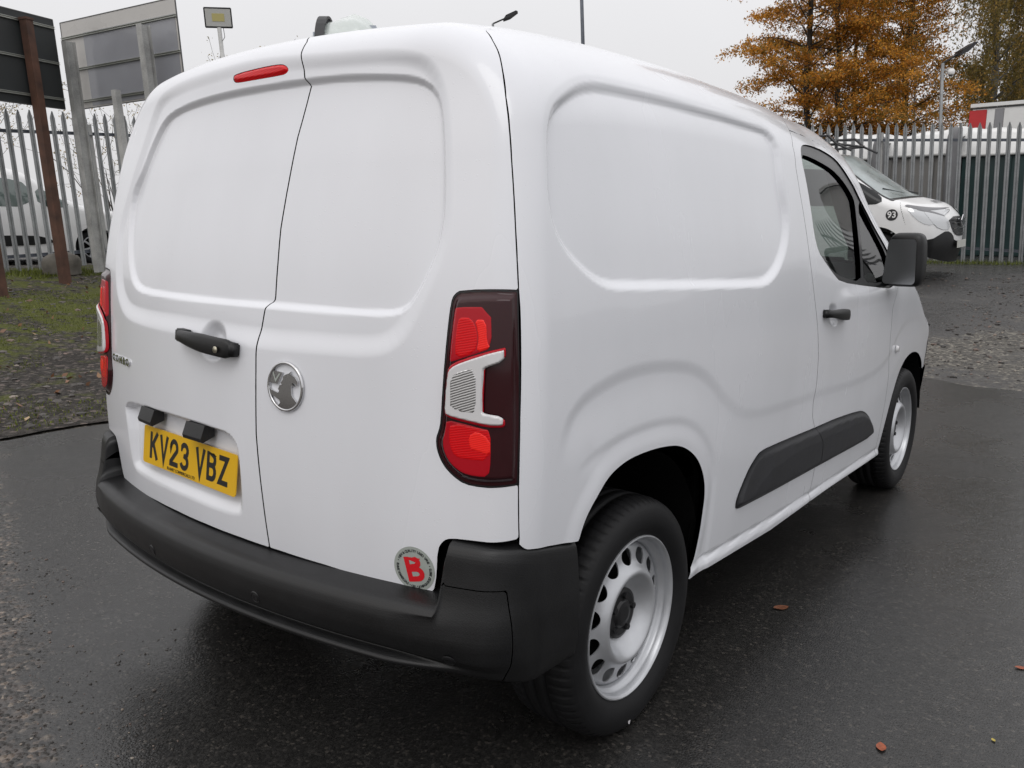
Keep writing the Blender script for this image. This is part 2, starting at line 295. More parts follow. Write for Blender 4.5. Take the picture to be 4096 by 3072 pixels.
# outlines of panels, lamps, seams and openings on the van, in the chart coordinates of its rear (R_) and side (S_) skins
TRACED = {
    'R_doorseam': [[0.1991,1.9603],[0.2298,1.8958],[0.2329,1.8448],[0.236,1.8262],[0.2444,1.7851],[0.2489,1.7632],[0.261,1.7458],[0.256,1.7241],[0.2337,1.5999],[0.2186,1.4395],[0.2118,1.3506],[0.2126,1.2654],[0.2109,1.183],[0.2086,1.1725],[0.1966,1.1645],[0.1897,1.1519],[0.1745,1.0857],[0.1706,1.0447],[0.1691,0.8569],[0.1738,0.7967],[0.1825,0.699],[0.1899,0.5834]],
    'R_sideseam': [[0.8374,2.101],[0.8673,2.0085],[0.8928,1.9399],[0.9126,1.8904],[0.9233,1.8273],[0.9331,1.7321],[0.943,1.6507],[0.949,1.5594],[0.9541,1.4839],[0.9583,1.3989],[0.9626,1.3168],[0.9662,1.2499],[0.9698,1.2102],[0.9719,1.1308],[0.9717,1.0356],[0.9691,0.9559],[0.9675,0.8754],[0.9656,0.8047],[0.9655,0.7658],[0.9666,0.709],[0.9685,0.6708]],
    'R_bottom': [[0.9633,0.6678],[0.9459,0.6682],[0.8727,0.6714],[0.8155,0.6737],[0.7651,0.6745],[0.7448,0.6674],[0.7291,0.6466],[0.7238,0.58],[0.7198,0.5619],[0.7157,0.5436],[0.7032,0.5334],[0.6824,0.5329],[0.5924,0.5428],[0.508,0.5532],[0.3046,0.5719],[0.1896,0.5818],[0.1399,0.5837],[-0.0077,0.5909],[-0.2494,0.5861],[-0.595,0.5488],[-0.6743,0.5342],[-0.6992,0.5553],[-0.7029,0.6113],[-0.7037,0.6671],[-0.7515,0.6773],[-0.8818,0.6647]],
    'R_inner': [[0.2641,1.7457],[0.3795,1.7518],[0.499,1.7545],[0.5951,1.7548],[0.6481,1.7503],[0.6824,1.7356],[0.7017,1.7171],[0.712,1.6884],[0.723,1.5943],[0.7292,1.4596],[0.7292,1.4033],[0.7204,1.3533],[0.6999,1.2983],[0.6677,1.2409],[0.6415,1.2029],[0.6217,1.186],[0.5915,1.1787],[0.4714,1.1743],[0.3268,1.1726],[0.2135,1.1723],[0.0742,1.1699],[-0.1351,1.1715],[-0.3902,1.1785],[-0.48,1.1867],[-0.5286,1.207],[-0.5728,1.2573],[-0.612,1.333],[-0.6442,1.4128],[-0.6548,1.4945],[-0.5986,1.552],[-0.5653,1.6301],[-0.5244,1.6904],[-0.4887,1.7212],[-0.4352,1.7312],[-0.342,1.7375],[-0.1364,1.7377],[0.0663,1.7379]],
    'R_outer': [[0.2379,1.8371],[0.3692,1.8374],[0.5305,1.8471],[0.6284,1.844],[0.6865,1.8298],[0.7251,1.7931],[0.7488,1.7394],[0.7617,1.6755],[0.7718,1.5674],[0.7752,1.4067],[0.7664,1.3378],[0.7406,1.2749],[0.7081,1.2154],[0.6754,1.1539],[0.6423,1.108],[0.6089,1.0825],[0.5685,1.068],[0.5072,1.0619],[0.3286,1.058],[0.1706,1.0528],[-0.1547,1.0627],[-0.3397,1.0639],[-0.5154,1.0715],[-0.6047,1.0945],[-0.6864,1.1651],[-0.7124,1.2602],[-0.747,1.3811],[-0.6709,1.5627],[-0.636,1.6646],[-0.6123,1.7474],[-0.5776,1.8039],[-0.5299,1.8367],[-0.3916,1.8492],[-0.1732,1.844],[0.0352,1.8506]],
    'R_platerec': [[-0.5737,0.8151],[-0.5522,0.8279],[-0.503,0.8381],[-0.346,0.8492],[-0.1343,0.8534],[0.0023,0.8505],[0.0556,0.8469],[0.0828,0.8339],[0.0997,0.811],[0.108,0.7439],[0.1069,0.6613],[0.0997,0.6447],[0.0794,0.6344],[0.0005,0.6295],[-0.1688,0.631],[-0.3988,0.6191],[-0.5018,0.6127],[-0.5424,0.6241],[-0.5542,0.6511],[-0.5678,0.7548],[-0.582,0.8064]],
    'R_bowl': [[-0.0621,1.0527],[-0.0597,1.0818],[-0.0493,1.0956],[-0.0283,1.1028],[-0.0053,1.1058],[0.0196,1.1056],[0.0416,1.1012],[0.0528,1.0874],[0.054,1.0623],[0.047,1.0394],[0.0302,1.0238],[0.0106,1.0129],[-0.0146,1.0096],[-0.0379,1.0145],[-0.0539,1.0274]],
    'R_combo': [[-0.7079,0.9533],[-0.499,0.9644],[-0.5052,0.9457],[-0.7037,0.9368]],
    'R_badge': [[0.277,0.9793],[0.3327,0.9846],[0.277,1.0355],[0.2765,0.9229],[0.2189,0.9736]],
    'R_sticker': [[0.6569,0.5929],[0.6035,0.6008],[0.7097,0.586],[0.6478,0.6436],[0.6679,0.5403]],
    'R_brake': [[-0.0665,1.7963],[-0.0612,1.8073],[0.053,1.8123],[0.152,1.8141],[0.1755,1.8058],[0.1839,1.7925],[0.1765,1.783],[0.1584,1.7777],[0.0606,1.775],[-0.0427,1.7751],[-0.0611,1.7829]],
    'R_lamp': [[0.966,1.2493],[0.7998,1.2366],[0.7785,1.2253],[0.7689,1.2065],[0.7575,1.1306],[0.7458,1.0251],[0.7397,0.9407],[0.7338,0.9193],[0.7259,0.9036],[0.7277,0.8766],[0.7449,0.8444],[0.7719,0.8218],[0.8067,0.8042],[0.8573,0.7996],[0.9122,0.8009],[0.9646,0.801],[0.9694,0.8804],[0.9701,1.0058],[0.9682,1.1298]],
    'R_redtop': [[0.7826,1.1888],[0.7903,1.1966],[0.8894,1.204],[0.8911,1.1132],[0.8581,1.1019],[0.7884,1.0796],[0.7722,1.0749],[0.7672,1.0865]],
    'R_redtopin': [[0.7969,1.1695],[0.8078,1.1763],[0.8349,1.1758],[0.8504,1.1523],[0.8523,1.1225],[0.8445,1.1009],[0.7904,1.0836],[0.7885,1.1179]],
    'R_redbright': [[0.8446,1.173],[0.8776,1.1754],[0.8795,1.1244],[0.8904,1.1147],[0.8484,1.1006],[0.8562,1.1288],[0.8524,1.1525]],
    'R_clear': [[0.7787,1.0634],[0.8077,1.0774],[0.9225,1.1136],[0.9253,1.1092],[0.9237,1.0873],[0.8774,1.0702],[0.8728,1.0639],[0.8675,0.9734],[0.8753,0.9694],[0.9203,0.9649],[0.9222,0.9481],[0.9163,0.9442],[0.8811,0.9441],[0.8229,0.951],[0.7707,0.9579],[0.7619,0.9663],[0.7631,0.9964],[0.771,1.0508]],
    'R_redbot': [[0.7618,0.9477],[0.819,0.9417],[0.8655,0.9341],[0.8876,0.9324],[0.8875,0.8625],[0.8816,0.8286],[0.8418,0.8279],[0.8069,0.8333],[0.7759,0.8496],[0.7587,0.8727],[0.7522,0.8965],[0.759,0.9271]],
    'R_redbotin': [[0.7745,0.9432],[0.8655,0.9341],[0.8876,0.9324],[0.8867,0.8631],[0.8109,0.8641],[0.7877,0.8686],[0.7742,0.8859],[0.7713,0.9129]],
    'R_redbotbr': [[0.8247,0.9164],[0.85,0.9301],[0.8876,0.9142],[0.8867,0.8747],[0.8498,0.8848],[0.8304,0.8866]],
    'R_pl1': [[-0.4044,0.8408],[-0.3061,0.8428],[-0.3393,0.8019],[-0.4334,0.7951],[-0.2529,0.823]],
    'R_pl2': [[-0.125,0.8467],[-0.0291,0.8451],[-0.0633,0.8044],[-0.1379,0.8155],[0.004,0.8247]],
    'S_inner': [[0.3995,1.5583],[0.4188,1.5752],[0.4422,1.5885],[0.5128,1.6193],[0.5624,1.6375],[0.6071,1.6465],[0.6747,1.6512],[0.8066,1.6501],[1.0498,1.6452],[1.3486,1.6399],[1.6296,1.6329],[1.6631,1.6269],[1.6788,1.6083],[1.6712,1.5773],[1.6586,1.5175],[1.6563,1.4638],[1.6695,1.4122],[1.6593,1.3587],[1.6334,1.3154],[1.5827,1.265],[1.5273,1.23],[1.4663,1.2086],[1.4072,1.2038],[0.9021,1.2233],[0.5641,1.2377],[0.526,1.2433],[0.4902,1.2565],[0.4524,1.2781],[0.3939,1.3187],[0.3698,1.3475],[0.3625,1.3731],[0.3581,1.4006],[0.3737,1.4812],[0.388,1.5362]],
    'S_trim': [[1.9218,1.6096],[1.9711,1.6302],[2.0543,1.6435],[2.2234,1.6558],[2.3569,1.6487],[2.4652,1.6362],[2.5513,1.6089],[2.6501,1.5742],[2.7086,1.5503],[2.8357,1.4692],[2.9193,1.3829],[3.022,1.2849],[3.0513,1.2169],[3.0397,1.141],[3.0021,1.1078],[2.9143,1.0974],[2.7774,1.1067],[2.6801,1.1161],[2.5851,1.123],[2.2102,1.1572],[2.1363,1.1884],[2.0314,1.242],[1.9641,1.2769],[1.9324,1.339],[1.9253,1.42],[1.9122,1.5202],[1.8967,1.5735]],
    'S_glass': [[1.9124,1.5947],[2.0528,1.5993],[2.2734,1.5944],[2.432,1.5811],[2.5599,1.5545],[2.6509,1.5211],[2.6831,1.4931],[2.6453,1.4143],[2.5427,1.2241],[2.5067,1.1445],[2.2432,1.1765],[2.1405,1.2042],[2.0454,1.2456],[1.9777,1.2805],[1.9514,1.3392],[1.9382,1.4206],[1.9253,1.5211]],
    'S_quarter': [[2.7575,1.5109],[2.8165,1.4684],[2.8662,1.4219],[2.9408,1.332],[2.9884,1.2698],[3.0008,1.2029],[2.9778,1.1484],[2.7867,1.1275],[2.5454,1.1428],[2.5789,1.2233],[2.6802,1.3923]],
    'S_handle': [[1.9994,1.0593],[2.0255,1.0626],[2.1765,1.052],[2.2492,1.0414],[2.2576,1.0271],[2.2225,1.0138],[2.0413,1.0216],[2.014,1.0325]],
    'S_bowl': [[2.0597,1.042],[2.0587,1.0681],[2.0723,1.0846],[2.1067,1.0877],[2.1483,1.0798],[2.1693,1.0606],[2.1747,1.0333],[2.1732,1.0065],[2.1613,0.9896],[2.1337,0.9866],[2.0982,0.995],[2.0714,1.0148]],
    'S_mould': [[1.3247,0.5114],[1.3239,0.5343],[1.3543,0.5709],[1.3978,0.6132],[1.454,0.6409],[1.4813,0.6464],[1.543,0.6474],[1.763,0.6393],[2.0128,0.6289],[2.2966,0.6198],[2.5957,0.5998],[2.6725,0.5884],[2.7643,0.5596],[2.8524,0.5166],[2.8936,0.4787],[2.8726,0.4596],[2.8105,0.4561],[2.1205,0.4775],[1.8414,0.4859],[1.6133,0.4928],[1.3788,0.5026],[1.341,0.5052]],
    'S_mouldcrease': [[1.3583,0.5072],[1.4789,0.5344],[1.5774,0.5666],[1.5592,0.6079],[1.823,0.5862],[2.1798,0.5712],[2.5979,0.5464],[2.8311,0.5198]],
    'S_arch': [[0.412,0.6438],[0.4201,0.6667],[0.4347,0.6949],[0.4594,0.721],[0.4853,0.7448],[0.517,0.768],[0.5604,0.7851],[0.6115,0.7959],[0.6711,0.799],[0.7521,0.7973],[0.8333,0.7884],[0.8871,0.7759],[0.9457,0.7505],[0.9946,0.7186],[1.0334,0.6786],[1.0608,0.6343],[1.0706,0.591],[1.0696,0.56],[1.0706,0.514],[1.0647,0.4707],[1.0572,0.4348],[1.0249,0.4065]],
    'S_crease': [[0.3235,0.9144],[0.3566,0.9555],[0.391,0.979],[0.4265,1.0002],[0.525,1.0218],[0.6005,1.0318],[0.681,1.0321],[0.767,1.0279],[0.8596,1.0181],[0.9322,1.0056],[1.0171,0.981],[1.0783,0.9502],[1.4977,0.7906],[1.7104,0.7851],[1.9523,0.7744],[2.2284,0.7622],[2.4659,0.7444],[3.082,0.8723],[3.1592,0.9092],[3.2707,0.9393],[3.432,0.9409],[3.6564,0.9257]],
    'S_crease2': [[0.3953,0.8266],[0.4307,0.8354],[0.5045,0.8592],[0.5788,0.8706],[0.6583,0.8767],[0.7437,0.8769],[0.8363,0.8674],[0.9028,0.8548],[0.9592,0.8405]],
    'S_rearseam': [[0.4182,1.8561],[0.3764,1.8003],[0.3518,1.7543],[0.3394,1.719],[0.3227,1.6795],[0.3012,1.6187],[0.2884,1.5617],[0.2757,1.4954],[0.2661,1.4365],[0.2555,1.3669],[0.2468,1.2957],[0.2412,1.2353],[0.2395,1.1985],[0.2347,1.1244],[0.2295,1.0341],[0.2249,0.9577],[0.2219,0.8809],[0.2202,0.8144],[0.2202,0.7787],[0.2215,0.728],[0.2236,0.6953]],
}

# ------------------------------------------------------------------ object helpers
def tag(o, label=None, cat=None, group=None, kind=None):
    if label: o['label'] = label
    if cat: o['category'] = cat
    if group: o['group'] = group
    if kind: o['kind'] = kind
    return o

def empty(name, loc=(0, 0, 0), rot=None):
    o = bpy.data.objects.new(name, None)
    o.location = loc
    if rot is not None: o.rotation_euler = rot
    o.empty_display_size = 0.2
    COL.objects.link(o)
    return o

def mesh_from(name, verts, faces, mat, smooth=False, normals=None):
    me = bpy.data.meshes.new(name)
    me.from_pydata([tuple(map(float, v)) for v in verts], [], [tuple(map(int, f)) for f in faces])
    me.materials.append(mat)
    me.update()
    if smooth or normals is not None:
        me.shade_smooth()
    if normals is not None:
        me.normals_split_custom_set_from_vertices([tuple(map(float, n)) for n in normals])
    return me

def link(name, me, parent=None, loc=None, kind=None):
    o = bpy.data.objects.new(name, me)
    COL.objects.link(o)
    if parent: o.parent = parent
    if loc is not None: o.location = loc
    if kind: o['kind'] = kind
    return o

class MB:
    """collects simple solids and links them as one mesh"""
    def __init__(s): s.v = []; s.f = []
    def add(s, vs, fs):
        o = len(s.v); s.v += [tuple(v) for v in vs]; s.f += [tuple(i + o for i in f) for f in fs]; return s
    def box(s, c, d, bev=0.0, M3=None):
        c = Vector(c); hx, hy, hz = d[0] / 2, d[1] / 2, d[2] / 2
        if bev <= 0:
            vs = [Vector((x, y, z)) for z in (-hz, hz) for y in (-hy, hy) for x in (-hx, hx)]
            fs = [(0, 2, 3, 1), (4, 5, 7, 6), (0, 1, 5, 4), (2, 6, 7, 3), (0, 4, 6, 2), (1, 3, 7, 5)]
        else:
            bm = bmesh.new(); bmesh.ops.create_cube(bm, size=1)
            for v in bm.verts: v.co = Vector((v.co.x * d[0], v.co.y * d[1], v.co.z * d[2]))
            bmesh.ops.bevel(bm, geom=bm.edges[:], offset=min(bev, min(d) * 0.49), segments=2, affect='EDGES')
            bm.verts.index_update()
            vs = [v.co.copy() for v in bm.verts]; fs = [tuple(v.index for v in f.verts) for f in bm.faces]; bm.free()
        if M3 is not None: vs = [M3 @ v for v in vs]
        return s.add([v + c for v in vs], fs)
    def tube(s, a, b, r0, r1=None, n=10, cap=True):
        a = Vector(a); b = Vector(b); r1 = r0 if r1 is None else r1
        d = (b - a).normalized(); x = d.orthogonal().normalized(); y = d.cross(x)
        vs = []
        for p, r in ((a, r0), (b, r1)):
            for i in range(n):
                t = 2 * math.pi * i / n; vs.append(p + (x * math.cos(t) + y * math.sin(t)) * r)
        fs = [(i, (i + 1) % n, n + (i + 1) % n, n + i) for i in range(n)]
        if cap: fs += [tuple(range(n - 1, -1, -1)), tuple(range(n, 2 * n))]
        return s.add(vs, fs)
    def prism(s, poly, p0, ex, ey, ez, depth):
        """extrude 2D polygon (in ex,ey axes at p0) along ez by depth"""
        p0 = Vector(p0); ex = Vector(ex); ey = Vector(ey); ez = Vector(ez)
        n = len(poly)
        vs = [p0 + ex * a + ey * b for a, b in poly] + [p0 + ex * a + ey * b + ez * depth for a, b in poly]
        fs = [tuple(range(n - 1, -1, -1)), tuple(range(n, 2 * n))] + [(i, (i + 1) % n, n + (i + 1) % n, n + i) for i in range(n)]
        return s.add(vs, fs)
    def mesh(s, name, mat, smooth=False):
        me = mesh_from(name, s.v, s.f, mat)
        bm = bmesh.new(); bm.from_mesh(me); bmesh.ops.recalc_face_normals(bm, faces=bm.faces[:]); bm.to_mesh(me); bm.free()
        if smooth: me.shade_smooth()
        return me
    def build(s, name, mat, parent=None, smooth=False, kind=None):
        return link(name, s.mesh(name, mat, smooth), parent, kind=kind)

# ------------------------------------------------------------------ curved sheet-metal surfaces
def smi(x, xs, ys):
    xs = np.asarray(xs, float); ys = np.asarray(ys, float); x = np.asarray(x, float)
    m = np.gradient(ys, xs); i = np.clip(np.searchsorted(xs, x) - 1, 0, len(xs) - 2); h = xs[i + 1] - xs[i]; t = (x - xs[i]) / h; tt = np.clip(t, 0, 1)
    r = (2*tt**3-3*tt**2+1)*ys[i] + (tt**3-2*tt**2+tt)*h*m[i] + (-2*tt**3+3*tt**2)*ys[i+1] + (tt**3-tt**2)*h*m[i+1]
    return r + np.where(t < 0, t*h*m[0], 0) + np.where(t > 1, (t-1)*h*m[-1], 0)
def ss(t):
    t = np.clip(t, 0, 1); return t * t * (3 - 2 * t)
def rint(a, b, r):
    return np.where((a > -r) & (b > -r), np.sqrt(np.maximum(a + r, 0)**2 + np.maximum(b + r, 0)**2) - r, np.maximum(a, b))

class Body:
    """closed rounded vehicle body as an implicit function of (x,y,z); y forward, x to the right, z up"""
    def __init__(s, **k):
        s.__dict__.update(k)
    def F(s, x, y, z):
        x = np.abs(x)
        hw = smi(z, s.HZ, s.HW) - s.tr*np.maximum(0, s.yr1-y)**2 - s.tf*np.maximum(0, y-s.yf1)**2 - s.ng*ss((y-s.yg)/1.3)*ss((z-s.zb+.05)/.5)
        ye = y + .18*x*x*np.clip((y-s.yw)/.7, 0, 1)
        T = smi(ye, s.TY, s.TT) - s.CR*x*x
        R = np.interp(y, [s.yw, s.yw+1.0], [s.R0, s.R1])
        a = rint(x-hw, z-T, R)
        b = smi(z, s.RZ, s.YR) + s.KR*x*x - y
        d = rint(a, b, s.RR)
        c = y - (smi(z, s.FZ, s.FY) - s.KF*x*x)
        return rint(d, c, s.RF)
    def project(s, O, D, t0, t1):
        t0 = np.full(len(D), float(t0)) if np.isscalar(t0) else t0.copy(); t1 = np.full(len(D), float(t1)) if np.isscalar(t1) else t1.copy()
        def ev(t):
            P = O + D*t[:, None]; return s.F(P[:, 0], P[:, 1], P[:, 2])
        for _ in range(9):
            tm = (t0+t1)/2; f = ev(tm); i = f > 0
            t1 = np.where(i, tm, t1); t0 = np.where(i, t0, tm)
        f0 = ev(t0); f1 = ev(t1)
        for _ in range(3):
            tm = t0 + (t1-t0)*np.clip(-f0/np.where(np.abs(f1-f0) < 1e-12, 1, f1-f0), 0.02, .98); f = ev(tm); i = f > 0
            t1 = np.where(i, tm, t1); f1 = np.where(i, f, f1); t0 = np.where(i, t0, tm); f0 = np.where(i, f0, f)
        t = t0 + (t1-t0)*np.clip(-f0/np.where(np.abs(f1-f0) < 1e-12, 1, f1-f0), 0, 1)
        for _ in range(2):
            f = ev(t); g = (ev(t+1e-5)-f)/1e-5; t = t - np.clip(f/np.where(np.abs(g) < .05, 1, g), -.01, .01)
        return O + D*t[:, None]
    def normal(s, P):
        e = 1e-4; f0 = s.F(P[:, 0], P[:, 1], P[:, 2])
        g = np.stack([s.F(P[:, 0]+e, P[:, 1], P[:, 2])-f0, s.F(P[:, 0], P[:, 1]+e, P[:, 2])-f0, s.F(P[:, 0], P[:, 1], P[:, 2]+e)-f0], 1)
        return g/np.maximum(np.linalg.norm(g, axis=1), 1e-12)[:, None]
    # four charts
    def rear(s, u, v):
        D = np.stack([u/1.07, -np.ones_like(u), (v-1)/1.07], 1); return s.project(np.array([0, 1.2, 1.0]), D, .3, 1.5)
    def side(s, y, v):
        th = (v-1)/.93; D = np.stack([np.cos(th), 0*th, np.sin(th)], 1); O = np.stack([0*y, y, 0*y+1.0], 1); return s.project(O, D, .25, 1.5)
    def roof(s, x, y):
        D = np.stack([0*x, 0*x, 0*x+1], 1); O = np.stack([x, y, 0*x+.6], 1); return s.project(O, D, 0.0, 1.6)
    def front(s, u, v):
        D = np.stack([u, np.ones_like(u), v], 1); return s.project(np.array([0, s.yF, .7]), D, .1, 2.2)

def psdf(poly, U, V, margin=.16):
    """signed distance to polygon, negative inside; only evaluated near it"""
    P = np.asarray(poly, float); out = np.full(U.shape, margin)
    lo = P.min(0)-margin; hi = P.max(0)+margin
    I = np.where((U > lo[0]) & (U < hi[0]) & (V > lo[1]) & (V < hi[1]))[0]
    if len(I) == 0: return out
    u = U[I]; v = V[I]; d2 = np.full(len(I), 1e9); ins = np.zeros(len(I), bool)
    for k in range(len(P)):
        ax, ay = P[k-1]; bx, by = P[k]
        ex, ey = bx-ax, by-ay; l2 = ex*ex+ey*ey+1e-18
        t = np.clip(((u-ax)*ex+(v-ay)*ey)/l2, 0, 1)
        d2 = np.minimum(d2, (u-ax-ex*t)**2+(v-ay-ey*t)**2)
        c = (ay > v) != (by > v)
        ins ^= c & (u < ax+ex*(v-ay)/(ey if abs(ey) > 1e-12 else 1e-12))
    d = np.sqrt(d2); out[I] = np.where(ins, -d, np.minimum(d, margin)); return out

def chaikin(poly, n=2, closed=True):
    P = np.asarray(poly, float)
    for _ in range(n):
        Q = []
        m = len(P)
        for i in range(m if closed else m-1):
            a, b = P[i], P[(i+1) % m]; Q += [a*.75+b*.25, a*.25+b*.75]
        if not closed: Q = [P[0]]+Q+[P[-1]]
        P = np.array(Q)
    return P

def smooth_loop(poly, sigma, n=260):
    """even out the small kinks of a traced outline: resample and blur along its length"""
    P = chaikin(poly, 2); Q = np.vstack([P, P[:1]]); s_ = np.concatenate([[0], np.cumsum(np.linalg.norm(np.diff(Q, axis=0), axis=1))]); t = np.linspace(0, s_[-1], n, endpoint=False)
    R = np.stack([np.interp(t, s_, Q[:, 0]), np.interp(t, s_, Q[:, 1])], 1); h = s_[-1]/n; k = np.arange(-30, 31); w = np.exp(-.5*(k*h/sigma)**2); w /= w.sum()
    return sum(w[i]*np.roll(R, k[i], axis=0) for i in range(len(k)))

def patch(S, clip, u0, u1, v0, v1, du, dv, rim=0.0, flip=False, eps=.0012):
    """trimmed surface patch: regular grid cut exactly along clip(P,u,v)=0, smooth analytic normals, folded-in rim"""
    nu = max(2, int(round((u1-u0)/du))+1); nv = max(2, int(round((v1-v0)/dv))+1)
    us = np.linspace(u0, u1, nu); vs = np.linspace(v0, v1, nv)
    U, V = np.meshgrid(us, vs, indexing='ij'); U = U.ravel(); V = V.ravel()
    P = S(U, V)
    C = clip(P, U, V) if clip is not None else np.full(len(U), -1.0)
    C = np.where(np.abs(C) < 1e-7, -1e-7, C)
    idx = np.arange(nu*nv).reshape(nu, nv)
    q = np.stack([idx[:-1, :-1], idx[1:, :-1], idx[1:, 1:], idx[:-1, 1:]], -1).reshape(-1, 4)
    inn = C[q] < 0
    full = inn.all(1); mixed = inn.any(1) & ~full
    faces = [tuple(r) for r in q[full]]
    nu_, nv_ = [], []; key = {}; segs = []
    base = nu*nv
    def cross(a, b):
        k = (a, b) if a < b else (b, a)
        if k in key: return key[k]
        t = C[a]/(C[a]-C[b]); t = min(max(t, .03), .97)
        nu_.append(U[a]+(U[b]-U[a])*t); nv_.append(V[a]+(V[b]-V[a])*t)
        key[k] = base+len(nu_)-1; return key[k]
    for r in q[mixed]:
        poly = []; cr = []
        for k in range(4):
            a, b = int(r[k]), int(r[(k+1) % 4])
            if C[a] < 0: poly.append(a)
            if (C[a] < 0) != (C[b] < 0):
                c = cross(a, b); poly.append(c); cr.append((c, C[a] < 0))
        if len(poly) >= 3: faces.append(tuple(poly))
        if len(cr) == 2:
            o = [c for c, e in cr if e][0]; i = [c for c, e in cr if not e][0]; segs.append((o, i))
    if nu_:
        UA = np.concatenate([U, nu_]); VA = np.concatenate([V, nv_]); PA = np.vstack([P, S(np.array(nu_), np.array(nv_))])
    else: UA, VA, PA = U, V, P
    used = np.unique(np.concatenate([np.array(f) for f in faces])) if faces else np.array([], int)
    if len(used) == 0: return None
    mp = np.full(len(UA), -1); mp[used] = np.arange(len(used))
    u = UA[used]; v = VA[used]; p = PA[used]
    Nn = np.cross(S(u+eps, v)-S(u-eps, v), S(u, v+eps)-S(u, v-eps)); Nn /= np.maximum(np.linalg.norm(Nn, axis=1), 1e-12)[:, None]
    if flip: Nn = -Nn
    faces = [tuple(mp[i] for i in (f[::-1] if flip else f)) for f in faces]
    if rim > 0 and segs:
        segs = [(mp[a], mp[b]) for a, b in segs if mp[a] >= 0 and mp[b] >= 0]
        ids = sorted({i for s_ in segs for i in s_}); k0 = len(p); loc = {i: n for n, i in enumerate(ids)}
        ids = np.array(ids); outv = p[ids]; inv = p[ids]-Nn[ids]*rim
        rn = np.zeros((len(ids), 3))
        for a, b in segs:
            e = p[b]-p[a]; w = np.cross(e, Nn[a]);
            if flip: w = -w
            rn[loc[a]] += w; rn[loc[b]] += w
            fa = (k0+loc[a], k0+loc[b], k0+len(ids)+loc[b], k0+len(ids)+loc[a])
            faces.append(fa[::-1] if flip else fa)
        rn /= np.maximum(np.linalg.norm(rn, axis=1), 1e-12)[:, None]
        p = np.vstack([p, outv, inv]); Nn = np.vstack([Nn, rn, rn])
    return p, faces, Nn

def build_patch(name, mat, parent, *a, mirror=False, **k):
    r = patch(*a, **k)
    if r is None: return None
    p, f, n = r
    if mirror:
        p = p*[-1, 1, 1]; n = n*[-1, 1, 1]; f = [g[::-1] for g in f]
    return link(name, mesh_from(name, p, f, mat, normals=n), parent)

def disp_surface(body, chart, disp):
    ch = getattr(body, chart)
    def S(u, v):
        P = ch(u, v); n = body.normal(P); d = disp(P, u, v)
        return P + n*(d[:, None] if isinstance(d, np.ndarray) else d)
    return S

def lathe(prof, seg, axis='x', mod=None):
    """profile [(axial, radius)] around the x axis"""
    vs = []; n = len(prof)
    for i in range(seg):
        t = 2*math.pi*i/seg
        for (a, r) in prof:
            rr = mod(i, a, r) if mod else r
            vs.append((a, rr*math.cos(t), rr*math.sin(t)))
    fs = []
    for i in range(seg):
        j = (i+1) % seg
        for k in range(n-1): fs.append((i*n+k, i*n+k+1, j*n+k+1, j*n+k))
    return vs, fs

def text_mesh(name, txt, size, mat, ext=0.0003, bold=0.0, spacing=1.0):
    cu = bpy.data.curves.new(name, 'FONT'); cu.body = txt; cu.size = size; cu.extrude = ext; cu.offset = bold
    cu.align_x = 'CENTER'; cu.align_y = 'CENTER'; cu.space_character = spacing; cu.resolution_u = 3
    o = bpy.data.objects.new(name, cu); COL.objects.link(o)
    dg = bpy.context.evaluated_depsgraph_get()
    me = bpy.data.meshes.new_from_object(o.evaluated_get(dg)); me.name = name
    bpy.data.objects.remove(o); bpy.data.curves.remove(cu)
    me.materials.clear(); me.materials.append(mat)
    return me

def stroke(pts, w, closed=False):
    """thick polyline as 2D quads with mitred joins -> list of polygons"""
    P = [Vector(p) for p in pts]; n = len(P); Lh = []; Rh = []
    for i in range(n):
        a = P[i-1] if (i > 0 or closed) else None; b = P[(i+1) % n] if (i < n-1 or closed) else None
        d1 = (P[i]-a).normalized() if a is not None else (b-P[i]).normalized()
        d2 = (b-P[i]).normalized() if b is not None else d1
        t = (d1+d2); t = t.normalized() if t.length > 1e-6 else d1
        nrm = Vector((-t.y, t.x)); k = max(.35, nrm.dot(Vector((-d1.y, d1.x))))
        Lh.append(P[i]+nrm*(w/2/k)); Rh.append(P[i]-nrm*(w/2/k))
    out = []
    for i in range(n if closed else n-1):
        j = (i+1) % n; out.append([Lh[i], Rh[i], Rh[j], Lh[j]])
    return out

def arc(cx, cy, rx, ry, a0, a1, n):
    return [(cx+rx*math.cos(math.radians(a0+(a1-a0)*i/n)), cy+ry*math.sin(math.radians(a0+(a1-a0)*i/n))) for i in range(n+1)]

# ------------------------------------------------------------------ terrain
def hgt(x, y):
    """height of the yard: level under the van, rising towards the left bank and the far fence"""
    h1 = np.interp(-x, [3.9, 6, 9.3, 11.7, 16, 30, 80], [0, .10, .49, .72, .85, 1.2, 2.6])
    h2 = np.interp(y, [4.5, 8, 11, 14, 17, 25, 60, 120], [0, .14, .42, .70, .80, 1.0, 2.4, 4.5])
    h2 = h2*(1-.95*np.clip((x-3)/6, 0, 1)**1.3)
    return (h1**2.2+h2**2.2)**(1/2.2)
def hs(x, y): return float(hgt(np.array([x]), np.array([y]))[0])

